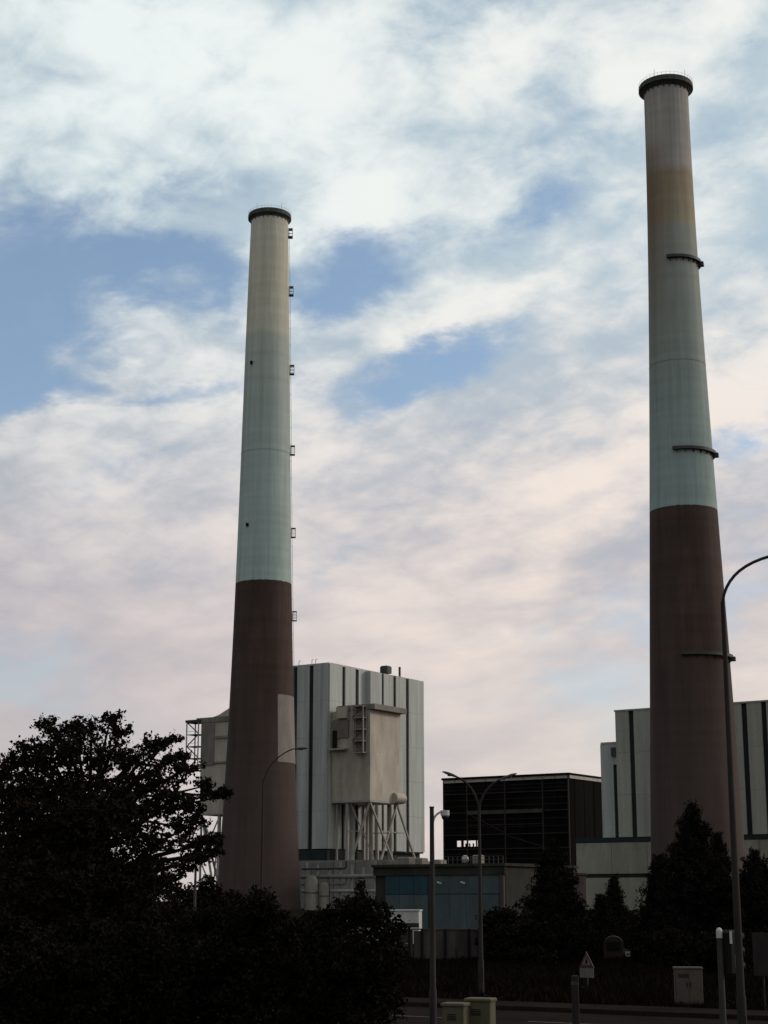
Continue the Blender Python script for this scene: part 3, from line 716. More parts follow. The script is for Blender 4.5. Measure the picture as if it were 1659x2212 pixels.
bunker((BH.x + U[0] * .7 + W[0] * 1.2, BH.y + U[1] * .7 + W[1] * 1.2, 0), False, 'beige bunker on splayed trestle legs against the slotted wall', zb0, zb1, 16.6, 19.8, ZB - 3.3, 0)
bunker((BH.x - U[0] * (LX + .4) - W[0] * 1.0, BH.y - U[1] * (LX + .4) - W[1] * 1.0, 0), True, 'beige bunker with open stair tower, half hidden by tree and chimney', CAM_H + 631 * tz(1757), CAM_H + 631 * tz(1562), 15.5, 22.0, 0, 0)

# ------------------------------------------------------------------ hall behind the second chimney
TH = Vector((kx(1332, 1600) * 510, 510, 0))
th = thing('turbine_hall', TH, 'long pale hall with dark vertical slots and stepped end behind the rust-streaked chimney', 'building', rz=PHI)
HT, ZT = CAM_H + 510 * tz(1535), CAM_H + 510 * tz(1813)
hs = lambda x, y=1650: on_line(x, y, TH, U)
XE = hs(1720)
MB().box(.05, XE, .05, 42, ZT, HT - .6).build('core_wall', 'core', th)
MB().box(-.3, XE + .3, -.7, 42.3, HT - .4, HT + .1).build('roof_edge', 'cladding_warm', th)
sl = [(hs(1368), 1.6), (hs(1440), 1.4), (hs(1530), 1.4), (hs(1614), 1.7), (hs(1657), 1.6)]
panels(th, sl, 0, XE, ZT + .6, HT - .42, 'f', 'cladding_warm')
xs = hs(1298); H2 = CAM_H + 514 * tz(1605)
MB().box(xs, -.02, 1.25, 30, ZT, H2 - .5).build('step_core', 'core', th)
MB().box(xs - .2, -.02, .55, 30.2, H2 - .4, H2 + .1).build('step_roof_edge', 'cladding', th)
zs = CAM_H + 512 * tz(1652)
xg = hs(1327)
MB().box(xs, xg - .7, .7, 1.24, ZT + .6, H2 - .42).build('cladding_panel', 'cladding', th)
MB().box(xg + .75, -.03, .7, 1.24, ZT + .6, H2 - .42).build('cladding_panel', 'cladding', th)
MB().box(xg - .69, xg + .74, .7, 1.24, zs, H2 - .42).build('cladding_panel', 'cladding', th)
MB().box(xg - 1.1, xg + 1.2, .1, .69, H2 - 4.3, H2 - 1.6).build('wall_vent', 'steel_dark', th)
MB().box(xs - .5, xs - .01, .9, 30, ZT + .6, H2 - .42).build('cladding_panel', 'cladding', th)
xp = hs(1251, 1820)
MB().box(xp - .3, XE + 2, -1.9, 44, ZT - .9, ZT + .3).build('dark_band', 'core', th)
MB().box(xp, XE + 2, -1.3, 44, 0, ZT - .91).build('plinth', 'core', th)
zmid = CAM_H + 505 * tz(1892)
w_ = (XE - xp) / 6
for i in range(6):
    MB().box(xp + i * w_ + .06, xp + (i + 1) * w_ - .06, -1.8, -1.31, zmid + .7, ZT - 1.0).build('wall_panel', 'cream_wall', th)
    MB().box(xp + i * w_ + 1.6, xp + (i + 1) * w_ - .3, -1.8, -1.31, .2, zmid - .5).build('wall_panel', 'cream_wall', th)
for i in range(7):
    MB().box(xp + i * w_ - .2, xp + i * w_ + 1.2, -1.75, -1.31, .2, zmid - .55).build('pier', 'brown_wall', th)
MB().box(xp - .31, xp - .01, -1.5, 40, .2, ZT - 1.0).build('wall_panel', 'cream_wall', th)

# ------------------------------------------------------------------ dark steel-framed building
DD = 550.0
DF = Vector((kx(1227, 1700) * DD, DD, 0))
df = thing('steel_frame_building', DF, 'dark brown open steel-framed block with rusty beams', 'building', rz=PHI)
HD = CAM_H + DD * tz(1669)
LF = -on_line(958, 1700, DF, U) ; LS = on_line(1303, 1700, DF, W) + 6
cols = [-LF, -on_line(1009, 1760, DF, U) * -1, on_line(1091, 1760, DF, U), on_line(1173, 1760, DF, U), 0]
cols[1] = on_line(1009, 1760, DF, U)
zf = [HD - 2.1, CAM_H + DD * tz(1706), CAM_H + DD * tz(1748), CAM_H + DD * tz(1798), CAM_H + DD * tz(1830), CAM_H + DD * tz(1864), 0.0]
MB().box(-LF - .5, .6, -.6, LS + .4, HD - .7, HD).build('roof', 'frame_dark', df)
for i in range(4):
    c0, c1 = cols[i], cols[i + 1]
    for sub in range(2):
        m0 = c0 + (c1 - c0) * sub / 2; m1 = c0 + (c1 - c0) * (sub + 1) / 2
        MB().box(m0 + .1, m1 - .1, -.15, .1, HD - 1.75, HD - .71).build('fascia_light', 'fascia', df)
    for k in range(6):
        if k == 0: zt_, zb_ = HD - 1.7, zf[1] + .06
        else: zt_, zb_ = zf[k] + .05, zf[k + 1] + .06
        if k == 3 and i in (0, 1):      # the open strip where the sky shows
            zo1, zo0 = CAM_H + (DD + 22) * tz(1816), CAM_H + (DD + 22) * tz(1829)
            e0, e1 = on_line(986, 1822, DF, U), on_line(1031, 1822, DF, U)
            if i == 0: MB().box(c0 + .2, e0, .3, .5, zb_, zt_).build('wall_panel', 'frame_dark', df); MB().box(e0 + .03, c1 - .2, .3, .5, zo1, zt_).build('wall_panel', 'frame_dark', df); MB().box(e0 + .03, c1 - .2, .3, .5, zb_, zo0).build('wall_panel', 'frame_dark', df)
            else: MB().box(e1, c1 - .2, .3, .5, zb_, zt_).build('wall_panel', 'frame_dark', df); MB().box(c0 + .2, e1 - .03, .3, .5, zo1, zt_).build('wall_panel', 'frame_dark', df); MB().box(c0 + .2, e1 - .03, .3, .5, zb_, zo0).build('wall_panel', 'frame_dark', df)
            continue
        half = (c0 + c1) / 2
        MB().box(c0 + .2, half - .04, .3, .5, zb_, zt_).build('wall_panel', 'frame_dark', df)
        MB().box(half + .04, c1 - .2, .3, .5, zb_, zt_).build('wall_panel', 'frame_dark', df)
for c0 in cols:
    MB().box(c0 - .22, c0 + .22, -.12, .32, 0, HD - .71).build('column', 'frame_beam', df)
for k in range(1, 6):
    for i in range(4):
        green = (k == 2 and i in (1, 2))
        h_ = .75 if green else .22
        MB().box(cols[i] + .23, cols[i + 1] - .23, -.25 if green else -.05, .29, zf[k] - h_, zf[k] + (.5 if green else .1)).build('beam', 'frame_beam_green' if green else 'frame_beam', df)
za = CAM_H + (DD + 10) * tz(1780)
for i in (1, 2): MB().box(cols[i] + .24, cols[i + 1] - .24, 0.0, .28, za - .15, za + .1).build('beam', 'frame_beam', df)
for (i, k) in ((1, 2), (2, 3)):
    MB().bar((cols[i] + .3, .2, zf[k] - .5), (cols[i + 1] - .3, .2, zf[k + 1] + .4), .22).build('brace', 'frame_beam', df)
for x in (994, 1003, 1011, 1019, 1026):
    xx = on_line(x, 1822, DF, U); MB().box(xx - .12, xx + .12 + .5 * (x % 3 == 1), .8, 1.4, zo0 - .5, zo1 - (.9 if x % 2 else -.1)).build('machine_post', 'frame_dark', df)
for k in range(0, 6):
    z_a = (HD - 1.9) if k == 0 else zf[k]
    for q_ in (.35, .68):
        z_ = z_a + (zf[k + 1] - z_a) * q_
        if zo0 - .6 < z_ < zo1 + .6: continue
        for i in range(4): MB().box(cols[i] + .24, cols[i + 1] - .24, .12, .295, z_ - .07, z_ + .07).build('sheeting_rail', 'frame_beam', df)
# right-hand side: vertical sheets
ns = 9
for i in range(ns):
    MB().box(-.1, .28 + .12 * (i % 2), .45 + (LS - .5) * i / ns, .45 + (LS - .5) * (i + 1) / ns - .06, 0, HD - 1.9).build('side_sheet', 'frame_dark', df)
MB().box(-.1, .5, .4, LS, HD - 1.75, HD - .72).build('side_fascia', 'fascia', df)
# rear wall, open at the low level
MB().box(-LF, -.2, LS - .3, LS, zo1 + 1.5, HD - .72).build('rear_wall', 'frame_dark', df)
MB().box(-LF, -.2, LS - .3, LS, 0, zo0 - .3).build('rear_wall', 'frame_dark', df)
MB().box(-LF - .1, -LF + .2, .5, LS - .31, zo1 + 1.0, HD - .72).build('end_wall', 'frame_dark', df)
MB().box(-LF - .1, -LF + .2, .5, LS - .31, 0, zo0 - .3).build('end_wall', 'frame_dark', df)
for c0 in cols[:-1]: MB().box(c0 + .01, c0 + .4, LS - .8, LS - .31, 0, HD - .72).build('rear_column', 'frame_beam', df)
MB().box(-LF + .3, -.3, .6, LS - .9, zf[5] - .4, zf[5]).build('floor_slab', 'frame_dark', df)

# ------------------------------------------------------------------ teal store
TS = Vector((kx(808, 1930) * 184, 184, 0))
ts = thing('teal_store', TS, 'low teal and blue sheet-metal store with stained concrete roof band', 'building', rz=PHI)
us = lambda x: on_line(x, 1940, TS, U)
HS = CAM_H + 181 * tz(1867); XS = us(1090)
MB().box(0, XS, .3, 16, 0, HS - .3).build('wall_core', 'roof_band', ts)
MB().box(-.15, XS + .3, -.35, 16.2, HS - .28, HS).build('roof_slab', 'roof_band', ts)
MB().box(-.05, XS + .1, -.1, .29, HS - 1.15, HS - .29).build('concrete_band', 'roof_band', ts)
for (a, b) in ((us(832), us(862)), (us(862), us(893)), (us(893), us(924))):
    MB().box(a + .02, b - .02, .02, .29, HS - 3.1, HS - 1.2).build('door_leaf', 'blue', ts)
    MB().box(a + .02, b - .02, .06, .29, .1, HS - 3.15).build('wall_sheet', 'teal', ts)
for (a, b) in ((us(934), us(970)), (us(970), us(1006)), (us(1006), us(1042)), (us(1042), us(1078))):
    MB().box(a + .02, b - .02, .05, .29, HS - 3.05, HS - 1.2).build('wall_sheet', 'teal', ts)
    MB().box(a + .02, b - .02, .02, .29, .1, HS - 3.13).build('wall_sheet', 'teal', ts)
MB().box(us(1080), us(1089), -.08, .29, .1, HS - 1.2).build('corner_pilaster', 'pink_panel', ts)
MB().box(us(926), us(932), -.1, .29, .1, HS - 1.2).build('pilaster', 'roof_band', ts)
for x in (953, 1004):
    z = CAM_H + 182 * tz(1908)
    MB().bar((us(x) - .25, -.35, z + .1), (us(x) + .25, -.35, z - .05), .14).bar((us(x), -.35, z), (us(x), .1, z), .05).build('wall_lamp', 'white', ts)
rl = MB()
for i in range(14):
    rl.bar((us(955) + i * .55, .4, HS), (us(955) + i * .55, .4, HS + .75), .05)
rl.bar((us(955), .4, HS + .75), (us(955) + 13 * .55, .4, HS + .75), .05); rl.bar((us(955), .4, HS + .4), (us(955) + 13 * .55, .4, HS + .4), .04)
rl.build('roof_railing', 'steel_dark', ts)
MB().sphere((us(993), 1.2, HS + .45), .4, .4, .45, 12, 8).build('roof_dome', 'fascia', ts, smooth=True)
for (x, w, h) in ((845, 1.6, .8), (885, .9, .7), (918, 1.3, .5), (1010, .8, .9)):
    MB().bbox(us(x), us(x) + w, 1.0, 2.4, HS, HS + h, .1).build('roof_unit', 'bunker_dark', ts)

BW = Vector((kx(1096, 1950) * 186, 186, 0))
bw = thing('brown_shed', BW, 'dull brown low shed with pinkish wall panel behind the conifers', 'building', rz=PHI)
uw = lambda x: on_line(x, 1950, BW, U)
hb = CAM_H + 186 * tz(1884)
MB().box(.3, uw(1176), .3, 10, 0, hb - .2).build('wall', 'brown_wall', bw)
MB().box(.1, uw(1176) + .2, .05, 10.2, hb - .2, hb).build('roof_slab', 'roof_band', bw)
MB().box(uw(1131), uw(1168), .1, .29, CAM_H + 184 * tz(1985), CAM_H + 184 * tz(1906)).build('wall_panel', 'pink_panel', bw)
MB().box(uw(1100), uw(1127), .18, .29, .2, CAM_H + 185 * tz(1962)).build('shutter', 'roof_band', bw)

# ------------------------------------------------------------------ site cabin and hoarding
SC = at(905, 1966, 112); SC.z = 0
sc_ = thing('site_cabin', SC, 'small white site cabin with dark window band beyond the round shrub', 'cabin', rz=R(-6))
hc = CAM_H + 112 * tz(1966)
MB().bbox(-5.0, 0, 0, 2.4, .25, hc, .04).build('body', 'white', sc_)
MB().box(-5.05, .05, -.06, 2.46, hc - .06, hc + .03).build('roof', 'white', sc_)
zb_ = hc - .82
for i in range(4):
    MB().box(-4.9 + i * 1.24, -3.72 + i * 1.24, -.035, -.003, zb_ - .27, zb_).build('window', 'glass', sc_)
MB().box(-5.02, .02, -.05, -.004, zb_ - .36, zb_ - .28).build('sill_rail', 'white', sc_)
MB().box(-1.4, -.55, -.03, -.003, .3, zb_ - .38).build('door', 'hoarding', sc_)
for x in (-4.6, -2.5, -.4): MB().box(x - .15, x + .15, .2, 2.2, 0, .25).build('skid', 'black', sc_)
bl = [(885, 893), (894, 911), (912, 932), (933, 961), (963, 985), (986, 1012), (1014, 1034)]
FA = at(875, 2073, 88.0); FA.z = 0
hoard = thing('hoarding', (FA.x, FA.y, 0), 'greyish-pink board fence with dark posts behind the lamp posts', 'fence')
for i, (a, b) in enumerate(bl):
    xa, xb = kx(a, 2040) * 88 - FA.x, kx(b, 2040) * 88 - FA.x
    top = CAM_H + 88 * tz(2009 + (i * 37 % 5)) ; 
    MB().box(xa, xb - .03, -.03 - .03 * (i % 2), .02, 0, top).build('board', 'hoarding', hoard)
for x in (884, 911.5, 961.5, 1013, 1035):
    xx = kx(x, 2040) * 88 - FA.x
    MB().box(xx - .07, xx + .07, -.14, -.07, 0, CAM_H + 88 * tz(2006)).build('post', 'black', hoard)
MB().box(kx(884, 2008) * 88 - FA.x, kx(1036, 2008) * 88 - FA.x, -.1, .06, CAM_H + 88 * tz(2008.5), CAM_H + 88 * tz(2006)).build('top_rail', 'pink_panel', hoard)

# ------------------------------------------------------------------ street lamps, camera post
def lamp_head(parent, p, d, L=.75, tilt=.12):
    """flattened teardrop lantern; p is the spigot end, d the outward direction"""
    d = Vector(d).normalized(); a = Vector((-d.y, d.x, 0)); up = Vector((0, 0, 1)); d = (d + up * tilt).normalized()
    m = MB(); n = 10; prof = [(0, .05), (.12, .09), (.35, .16), (.6, .17), (.82, .12), (.97, .04)]
    for (s, r) in prof:
        for k in range(n):
            t = 2 * math.pi * k / n
            m.v.append(tuple(Vector(p) + d * (s * L) + a * (math.cos(t) * r * L * .95) + up * (math.sin(t) * r * L * (.62 if math.sin(t) > 0 else .42))))
    for i in range(len(prof) - 1):
        for k in range(n): m.f.append((i * n + k, i * n + (k + 1) % n, (i + 1) * n + (k + 1) % n, (i + 1) * n + k))
    m.f.append(tuple(range(n - 1, -1, -1))); m.f.append(tuple((len(prof) - 1) * n + k for k in range(n)))
    h = m.build('lantern', 'lamp_head', parent, smooth=True)
    l = MB().sphere(tuple(Vector(p) + d * (.55 * L) - up * (.06 * L)), .12 * L, .12 * L, .05 * L, 10, 6).build('lens', 'lens', h, smooth=True)
    return h
def arc(p0, p1, p2, n=10):
    p0, p1, p2 = Vector(p0), Vector(p1), Vector(p2)
    return [p0 * (1 - t) ** 2 + p1 * 2 * t * (1 - t) + p2 * t * t for t in [i / n for i in range(n + 1)]]
def street_lamp(x, y, Y, fork_y, heads, label, r0=.085, r1=.05, mat='pole', L=.75, base=True):
    p = at(x, y, Y); p.z = 0
    t = thing('street_lamp', p, label, 'street lamp', 'street lamps')
    zf_ = CAM_H + Y * tz(fork_y)
    MB().tube([(0, 0, 0), (0, 0, 1.1), (0, 0, 1.15), (0, 0, zf_)], [r0 * 1.25, r0 * 1.25, r0, r1], 12).build('pole', mat, t, smooth=True)
    MB().tube([(0, 0, 0), (0, 0, .05)], r0 * 2.2, 12).build('base_plate', mat, t)
    MB().box(-.05, .05, -r0 * 1.3, -r0 * 1.2, .45, .85).build('access_door', mat, t)
    for (hx, hy) in heads:
        q = at(hx, hy, Y) - Vector((p.x, p.y, 0))
        d = Vector((1 if q.x > 0 else -1, 0, 0))
        MB().tube(arc((0, 0, zf_), (q.x * .18, 0, q.z * .55 + zf_ * .45 + abs(q.x) * .18), (q.x, 0, q.z)), [r1] + [r1 * .8] * 10, 8).build('arm', mat, t, smooth=True)
        lamp_head(t, (q.x, 0, q.z), d, L, .35 if len(heads) == 2 else .05)
    return t
# right: single swept arm that leaves the picture
pR = at(1603, 2200, 31.0); pR.z = 0
lr = thing('street_lamp', pR, 'tall street lamp with swept arm, beside the traffic signal', 'street lamp', 'street lamps')
zk = CAM_H + 31 * tz(1300); zt2 = CAM_H + 31 * tz(1205)
MB().tube([(0, 0, 0), (0, 0, 1.3), (0, 0, 1.36), (0, 0, zk)], [.088, .088, .074, .040], 14).build('pole', 'pole_dark', lr, smooth=True)
MB().tube([(0, 0, 0), (0, 0, .05)], .2, 14).build('base_plate', 'pole_dark', lr)
MB().box(-.05, .05, -.096, -.087, .5, 1.0).build('access_door', 'pole_dark', lr)
MB().tube(arc((0, 0, zk), (.12, 0, zt2 - .12), (1.15, 0, zt2 + .08)), .029, 10).build('arm', 'pole_dark', lr, smooth=True)
lamp_head(lr, (1.15, 0, zt2 + .08), (1, 0, 0), .8, .05)
street_lamp(1040, 2150, 56.0, 1745, [(992, 1680), (1080, 1684)], 'street lamp with two upswept arms above the yellowish cabinets', .075, .045, 'pole_dark', .62)
street_lamp(565, 1900, 66.0, 1690, [(632, 1618)], 'slim single-arm street lamp in front of the cream-topped chimney', .05, .03, 'pole_dark', .62)
street_lamp(420, 1980, 105.0, 1840, [(455, 1800)], 'short distant street lamp half hidden by oak leaves', .09, .07, 'pole', .7)

pC = at(935, 2100, 40.0); pC.z = 0
cc = thing('camera_post', pC, 'slim grey post carrying a white dome surveillance camera', 'camera post')
zc = CAM_H + 40 * tz(1745)
MB().tube([(0, 0, 0), (0, 0, 1.0), (0, 0, 1.02), (0, 0, zc)], [.085, .085, .07, .05], 14).build('pole', 'pole_dark', cc, smooth=True)
MB().tube([(0, 0, 0), (0, 0, .04)], .2, 14).build('base_plate', 'pole_dark', cc)
MB().tube(arc((.03, 0, zc - .34), (.05, 0, zc - .12), (.30, 0, zc - .07), 8), .026, 8).build('bracket', 'white', cc, smooth=True)
hd = MB().sphere((.31, 0, zc - .14), .105, .105, .085, 16, 10).tube([(.31, 0, zc - .18), (.31, 0, zc - .06)], .105, 16).build('camera_housing', 'white', cc, smooth=True)
MB().sphere((.31, 0, zc - .2), .085, .085, .09, 16, 10).build('dome', 'glass', hd, smooth=True)
MB().tube([(0, 0, zc), (0, 0, zc + .03)], .06, 12).build('cap', 'pole_dark', cc)

# ------------------------------------------------------------------ roadside cabinets
def cabinet(x, y, Y, w, d, h, mat, label, rz, name='utility_cabinet', tagx=None):
    p = at(x, y, Y); p.z = 0
    t = thing(name, p, label, 'cabinet', rz=rz)
    MB().bbox(-w / 2 - .03, w / 2 + .03, -.03, d + .03, 0, .10, .015).build('plinth', 'kerb', t)
    MB().bbox(-w / 2, w / 2, 0, d, .1, h - .05, .015).build('body', mat, t)
    MB().bbox(-w / 2 - .025, w / 2 + .025, -.03, d + .025, h - .05, h, .018).build('lid', mat, t)
    dn = 2 if w > .5 else 1
    for i in range(dn):
        a = -w / 2 + .03 + i * (w - .06) / dn; b = -w / 2 + .03 + (i + 1) * (w - .06) / dn
        dr = MB().bbox(a + .008, b - .008, -.014, -.001, .14, h - .09, .004).build('door', mat, t)
        MB().box(b - .06 if i == 0 else a + .035, b - .035 if i == 0 else a + .06, -.035, -.014, h * .5, h * .5 + .14).build('handle', 'black', dr)
    for k in range(4):
        MB().box(-w / 2 + .1, -w / 2 + .1 + min(.3, w * .4), -.02, -.0145, h - .2 - k * .03, h - .185 - k * .03).build('vent_slat', 'black', t)
    return t
cabinet(978, 2170, 30.6, .40, .35, 1.235, 'cabinet', 'narrow yellowish cabinet, the lower of the adjoining pair', R(-20))
cabinet(1032, 2170, 30.9, .46, .35, 1.30, 'cabinet', 'wider yellowish cabinet, the taller of the adjoining pair', R(-20))
cg_ = cabinet(1490, 2178, 50.0, .80, .4, 1.12, 'cabinet_grey', 'grey-brown cabinet standing alone under the big conifer', R(-6))

# ------------------------------------------------------------------ sign, posts, signal
SG = at(1268, 2130, 60.0); SG.z = 0
sg = thing('warning_sign', SG, 'low triangular warning sign with white plate beneath, on a short post', 'sign', rz=R(-46))
z0_, z1_, zp = CAM_H + 60 * tz(2090), CAM_H + 60 * tz(2058), CAM_H + 60 * tz(2112)
tri = MB().add([(-.33, 0, z0_), (.33, 0, z0_), (0, 0, z1_ + .04), (-.33, .02, z0_), (.33, .02, z0_), (0, .02, z1_ + .04)], [(0, 1, 2), (5, 4, 3), (0, 3, 4, 1), (1, 4, 5, 2), (2, 5, 3, 0)]).build('triangle_plate', 'red', sg)
zc_ = z0_ + (z1_ - z0_) * .36
MB().add([(-.2, -.004, z0_ + .09), (.2, -.004, z0_ + .09), (0, -.004, z1_ - .09)], [(0, 1, 2)]).build('white_field', 'sign_white', tri)
MB().add([(-.05, -.008, z0_ + .13), (.05, -.008, z0_ + .13), (.04, -.008, z0_ + .26), (-.04, -.008, z0_ + .26)], [(0, 1, 2, 3)]).sphere((0, -.008, z0_ + .30), .03, .003, .035, 8, 6).build('symbol', 'black', tri)
MB().bbox(-.31, .31, -.005, .015, zp, z0_ - .02, .004).build('text_plate', 'sign_white', sg)
MB().tube([(0, .04, 0), (0, .04, z1_ - .1)], .028, 8).build('post', 'pole', sg, smooth=True)
MB().bbox(-.25, .25, -.15, .25, 0, .08, .02).build('base_block', 'black', sg)
BP = at(1244, 2200, 41.5); BP.z = 0
bp = thing('bollard', BP, 'weathered square timber post at the road edge by the warning sign', 'bollard', rz=R(12))
zbp = CAM_H + 41.5 * tz(2107)
MB().bbox(-.075, .075, -.075, .075, 0, zbp, .02).build('post', 'post_brown', bp)
MB().box(-.079, .079, -.079, .079, zbp - .22, zbp - .14).build('reflector_band', 'pole', bp)
SP = at(1562, 2200, 33.0); SP.z = 0
sp = thing('traffic_signal', SP, 'traffic signal seen from behind, dark housing and white-capped post', 'traffic signal')
zs_ = CAM_H + 33 * tz(2003)
MB().tube([(0, 0, 0), (0, 0, zs_ - .1)], [.065, .058], 14).build('post', 'pole', sp, smooth=True)
MB().tube([(0, 0, 0), (0, 0, .04)], .15, 14).build('base_plate', 'pole', sp)
MB().sphere((0, 0, zs_ - .08), .062, .062, .075, 14, 10).tube([(0, 0, zs_ - .2), (0, 0, zs_ - .08)], .062, 14).build('post_cap', 'white', sp, smooth=True)
hz = R(35)
hsg = MB().bbox(-.14, .14, -.13, .13, 0, .80, .05).build('housing', 'black', sp, loc=(.19, 0.02, CAM_H + 33 * tz(2102)), rz=hz)
for k, zz in enumerate((.12, .40, .66)):
    vis = MB().lathe([(.095, 0), (.105, 0), (.105, .17), (.095, .17)], 14, R(-20), R(200)).build('visor', 'black', hsg, loc=(.14, 0, zz)); vis.rotation_euler = (R(90), 0, R(90))
for (xa, ya, yb) in ((1576, 2011, 2038), (1586, 2062, 2088)):
    x_ = (xa - 1556) / 3690 * 33
    MB().box(x_ - .022, x_ + .022, -.21, -.17, CAM_H + 33 * tz(yb), CAM_H + 33 * tz(ya)).build('pale_edge_strip', 'white', sp)
for zz in (.15, .68): MB().box(0, .16, -.03, .03, CAM_H + 33 * tz(2102) + zz, CAM_H + 33 * tz(2102) + zz + .05).build('clamp', 'black', sp)
NB = at(1652, 2130, 48.0); NB.z = 0
nb = thing('notice_board', NB, 'brown board on thin posts beyond the tall lamp', 'board', rz=R(-10))
zt_ = CAM_H + 48 * tz(2015); zb_ = CAM_H + 48 * tz(2108)
MB().bbox(-.28, .6, -.02, .02, zb_, zt_, .01).build('panel', 'post_brown', nb)
for x in (-.02, .5): MB().tube([(x, .05, 0), (x, .05, zt_ + .02)], .03, 8).build('post', 'pole_dark', nb, smooth=True)
BK = at(1326, 2073, 88.0); BK.z = 0
bk_ = thing('waste_container', BK, 'dull reddish round-topped container between the conifers', 'container', rz=R(-8))
hk = CAM_H + 88 * tz(2022)
m_ = MB(); w2 = .5
prof = [(-w2, 0.08), (w2, 0.08), (w2, hk * .7)] + [(w2 * math.cos(a), hk * .7 + hk * .3 * math.sin(a)) for a in np.linspace(.25, math.pi - .25, 8)] + [(-w2, hk * .7)]
n_ = len(prof)
m_.add([(p[0], 0, p[1]) for p in prof] + [(p[0], .9, p[1]) for p in prof], [tuple(range(n_)), tuple(range(2 * n_ - 1, n_ - 1, -1))] + [(i, (i + 1) % n_, n_ + (i + 1) % n_, n_ + i) for i in range(n_)])
m_.build('body', 'rust_bin', bk_)
MB().bbox(-.36, .36, -.02, -.001, hk * .4, hk * .78, .005).build('flap', 'black', bk_)
for x in (-.4, .4): MB().box(x - .05, x + .05, .1, .8, 0, .08).build('foot', 'black', bk_)
for (x, y, Y, h, lb) in ((1356, 2062, 89, 10, 'small white plate on a stake next to the reddish container'), (1392, 2056, 92, 9, 'small white plate on a stake in front of the big conifer')):
    p = at(x, y, Y); z = p.z; p.z = 0
    t = thing('marker_plate', p, lb, 'sign', rz=R(-15))
    MB().tube([(0, .02, 0), (0, .02, z + .1)], .018, 6).build('stake', 'pole', t)
    pl = MB().bbox(-.13, .13, -.01, .008, z - .13, z + .15, .004).build('plate', 'white', t)
    MB().box(-.05, .06, -.014, -.0105, z - .03, z + .05).build('mark', 'hoarding', pl)

# ------------------------------------------------------------------ vegetation
def leaves(centers, size, aspect=1.7, droop=0.0, jitter=.6):
    """one folded four-cornered leaf per centre, random attitude"""
    n = len(centers); c = np.asarray(centers)
    d = RNG.normal(size=(n, 3)); d[:, 2] -= droop; d /= np.linalg.norm(d, axis=1)[:, None]
    e = RNG.normal(size=(n, 3)); e -= d * (e * d).sum(1)[:, None]; e /= np.linalg.norm(e, axis=1)[:, None]
    f = np.cross(d, e)
    s = size * (1 + jitter * RNG.uniform(-1, 1, n))[:, None]
    out = np.empty((n, 4, 3))
    out[:, 0] = c - d * s * .5; out[:, 2] = c + d * s * .5
    out[:, 1] = c + e * s * .5 / aspect + f * s * .10 + d * s * .05; out[:, 3] = c - e * s * .5 / aspect + f * s * .10 + d * s * .05
    return out.reshape(-1, 3)
def twig_tubes(mb, segs, n=5):
    for p, q, r0, r1 in segs:
        p, q = Vector(p), Vector(q); mid = (p + q) / 2 + Vector((random.uniform(-1, 1), random.uniform(-1, 1), random.uniform(-.3, 1))) * (q - p).length * .07
        mb.tube([p, mid, q], [r0, (r0 + r1) / 2, r1], n, False)
def broadleaf(name, base, label, cat, group, clumps, trunk_r, leaf, tufts, per, mat, spread=.5, fork=.3, sprigs=0):
    """clumps: (offset vector from base, radius vector). Trunk, limb to each clump, twigs to each tuft, leaves on the tufts"""
    t = thing(name, base, label, cat, group)
    wood = MB(); top = max(c[0].z for c in clumps)
    fz = top * fork
    lean = Vector((random.uniform(-.2, .2), random.uniform(-.2, .2), 0))
    tp = [Vector((0, 0, -.05)), Vector((0, 0, fz * .5)) + lean * .4, Vector((0, 0, fz)) + lean, Vector((0, 0, top * .75)) + lean * 1.5]
    wood.tube(tp, [trunk_r * 1.3, trunk_r, trunk_r * .85, trunk_r * .25], 10, False)
    pts = []
    for cl_ in clumps:
        c, r = cl_[0], cl_[1]; dn = cl_[2] if len(cl_) > 2 else 1.0
        k = random.uniform(.25, .75); start = tp[2].lerp(tp[3], k)
        if c.z < start.z: start = tp[1].lerp(tp[2], random.uniform(.4, 1))
        mid = start.lerp(c, .55) + Vector((0, 0, .12 * (c - start).length))
        rr = max(.02, trunk_r * .35)
        wood.tube([start, mid, c], [rr, rr * .65, rr * .25], 6, False)
        vol = r.x * r.y * r.z
        nt = max(4, int(tufts * vol ** .5 * dn))
        for _ in range(nt):
            d = Vector(RNG.normal(size=3)).normalized(); q = random.random() ** .42
            p = c + Vector((d.x * r.x, d.y * r.y, d.z * r.z)) * q
            if p.z < .1: continue
            if random.random() < .5:
                a_ = c.lerp(p, .15)
                twig_tubes(wood, [(a_, p, rr * .22, rr * .07)], 4)
            o = RNG.normal(size=(per, 3)) * spread
            o[:, 2] *= .8
            pts.append(np.array(p) + o)
        for _ in range(sprigs if dn < 1 else 0):
            d = Vector(RNG.normal(size=3)); d.z = abs(d.z) * .8; d.y *= .5; d.normalize()
            e = c + Vector((d.x * r.x, d.y * r.y, d.z * r.z)) * random.uniform(1.0, 1.15) + d * random.uniform(.0, .25)
            twig_tubes(wood, [(c, e, .022, .006)], 4)
            for q in np.linspace(.35, 1.0, 9):
                pts.append(np.array(c.lerp(e, float(q))) + RNG.normal(size=(4, 3)) * .075)
    wood.build('trunk', 'bark', t, smooth=True)
    P = np.concatenate(pts); P = P[P[:, 2] > .05]
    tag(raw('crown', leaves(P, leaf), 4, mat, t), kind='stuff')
    return t
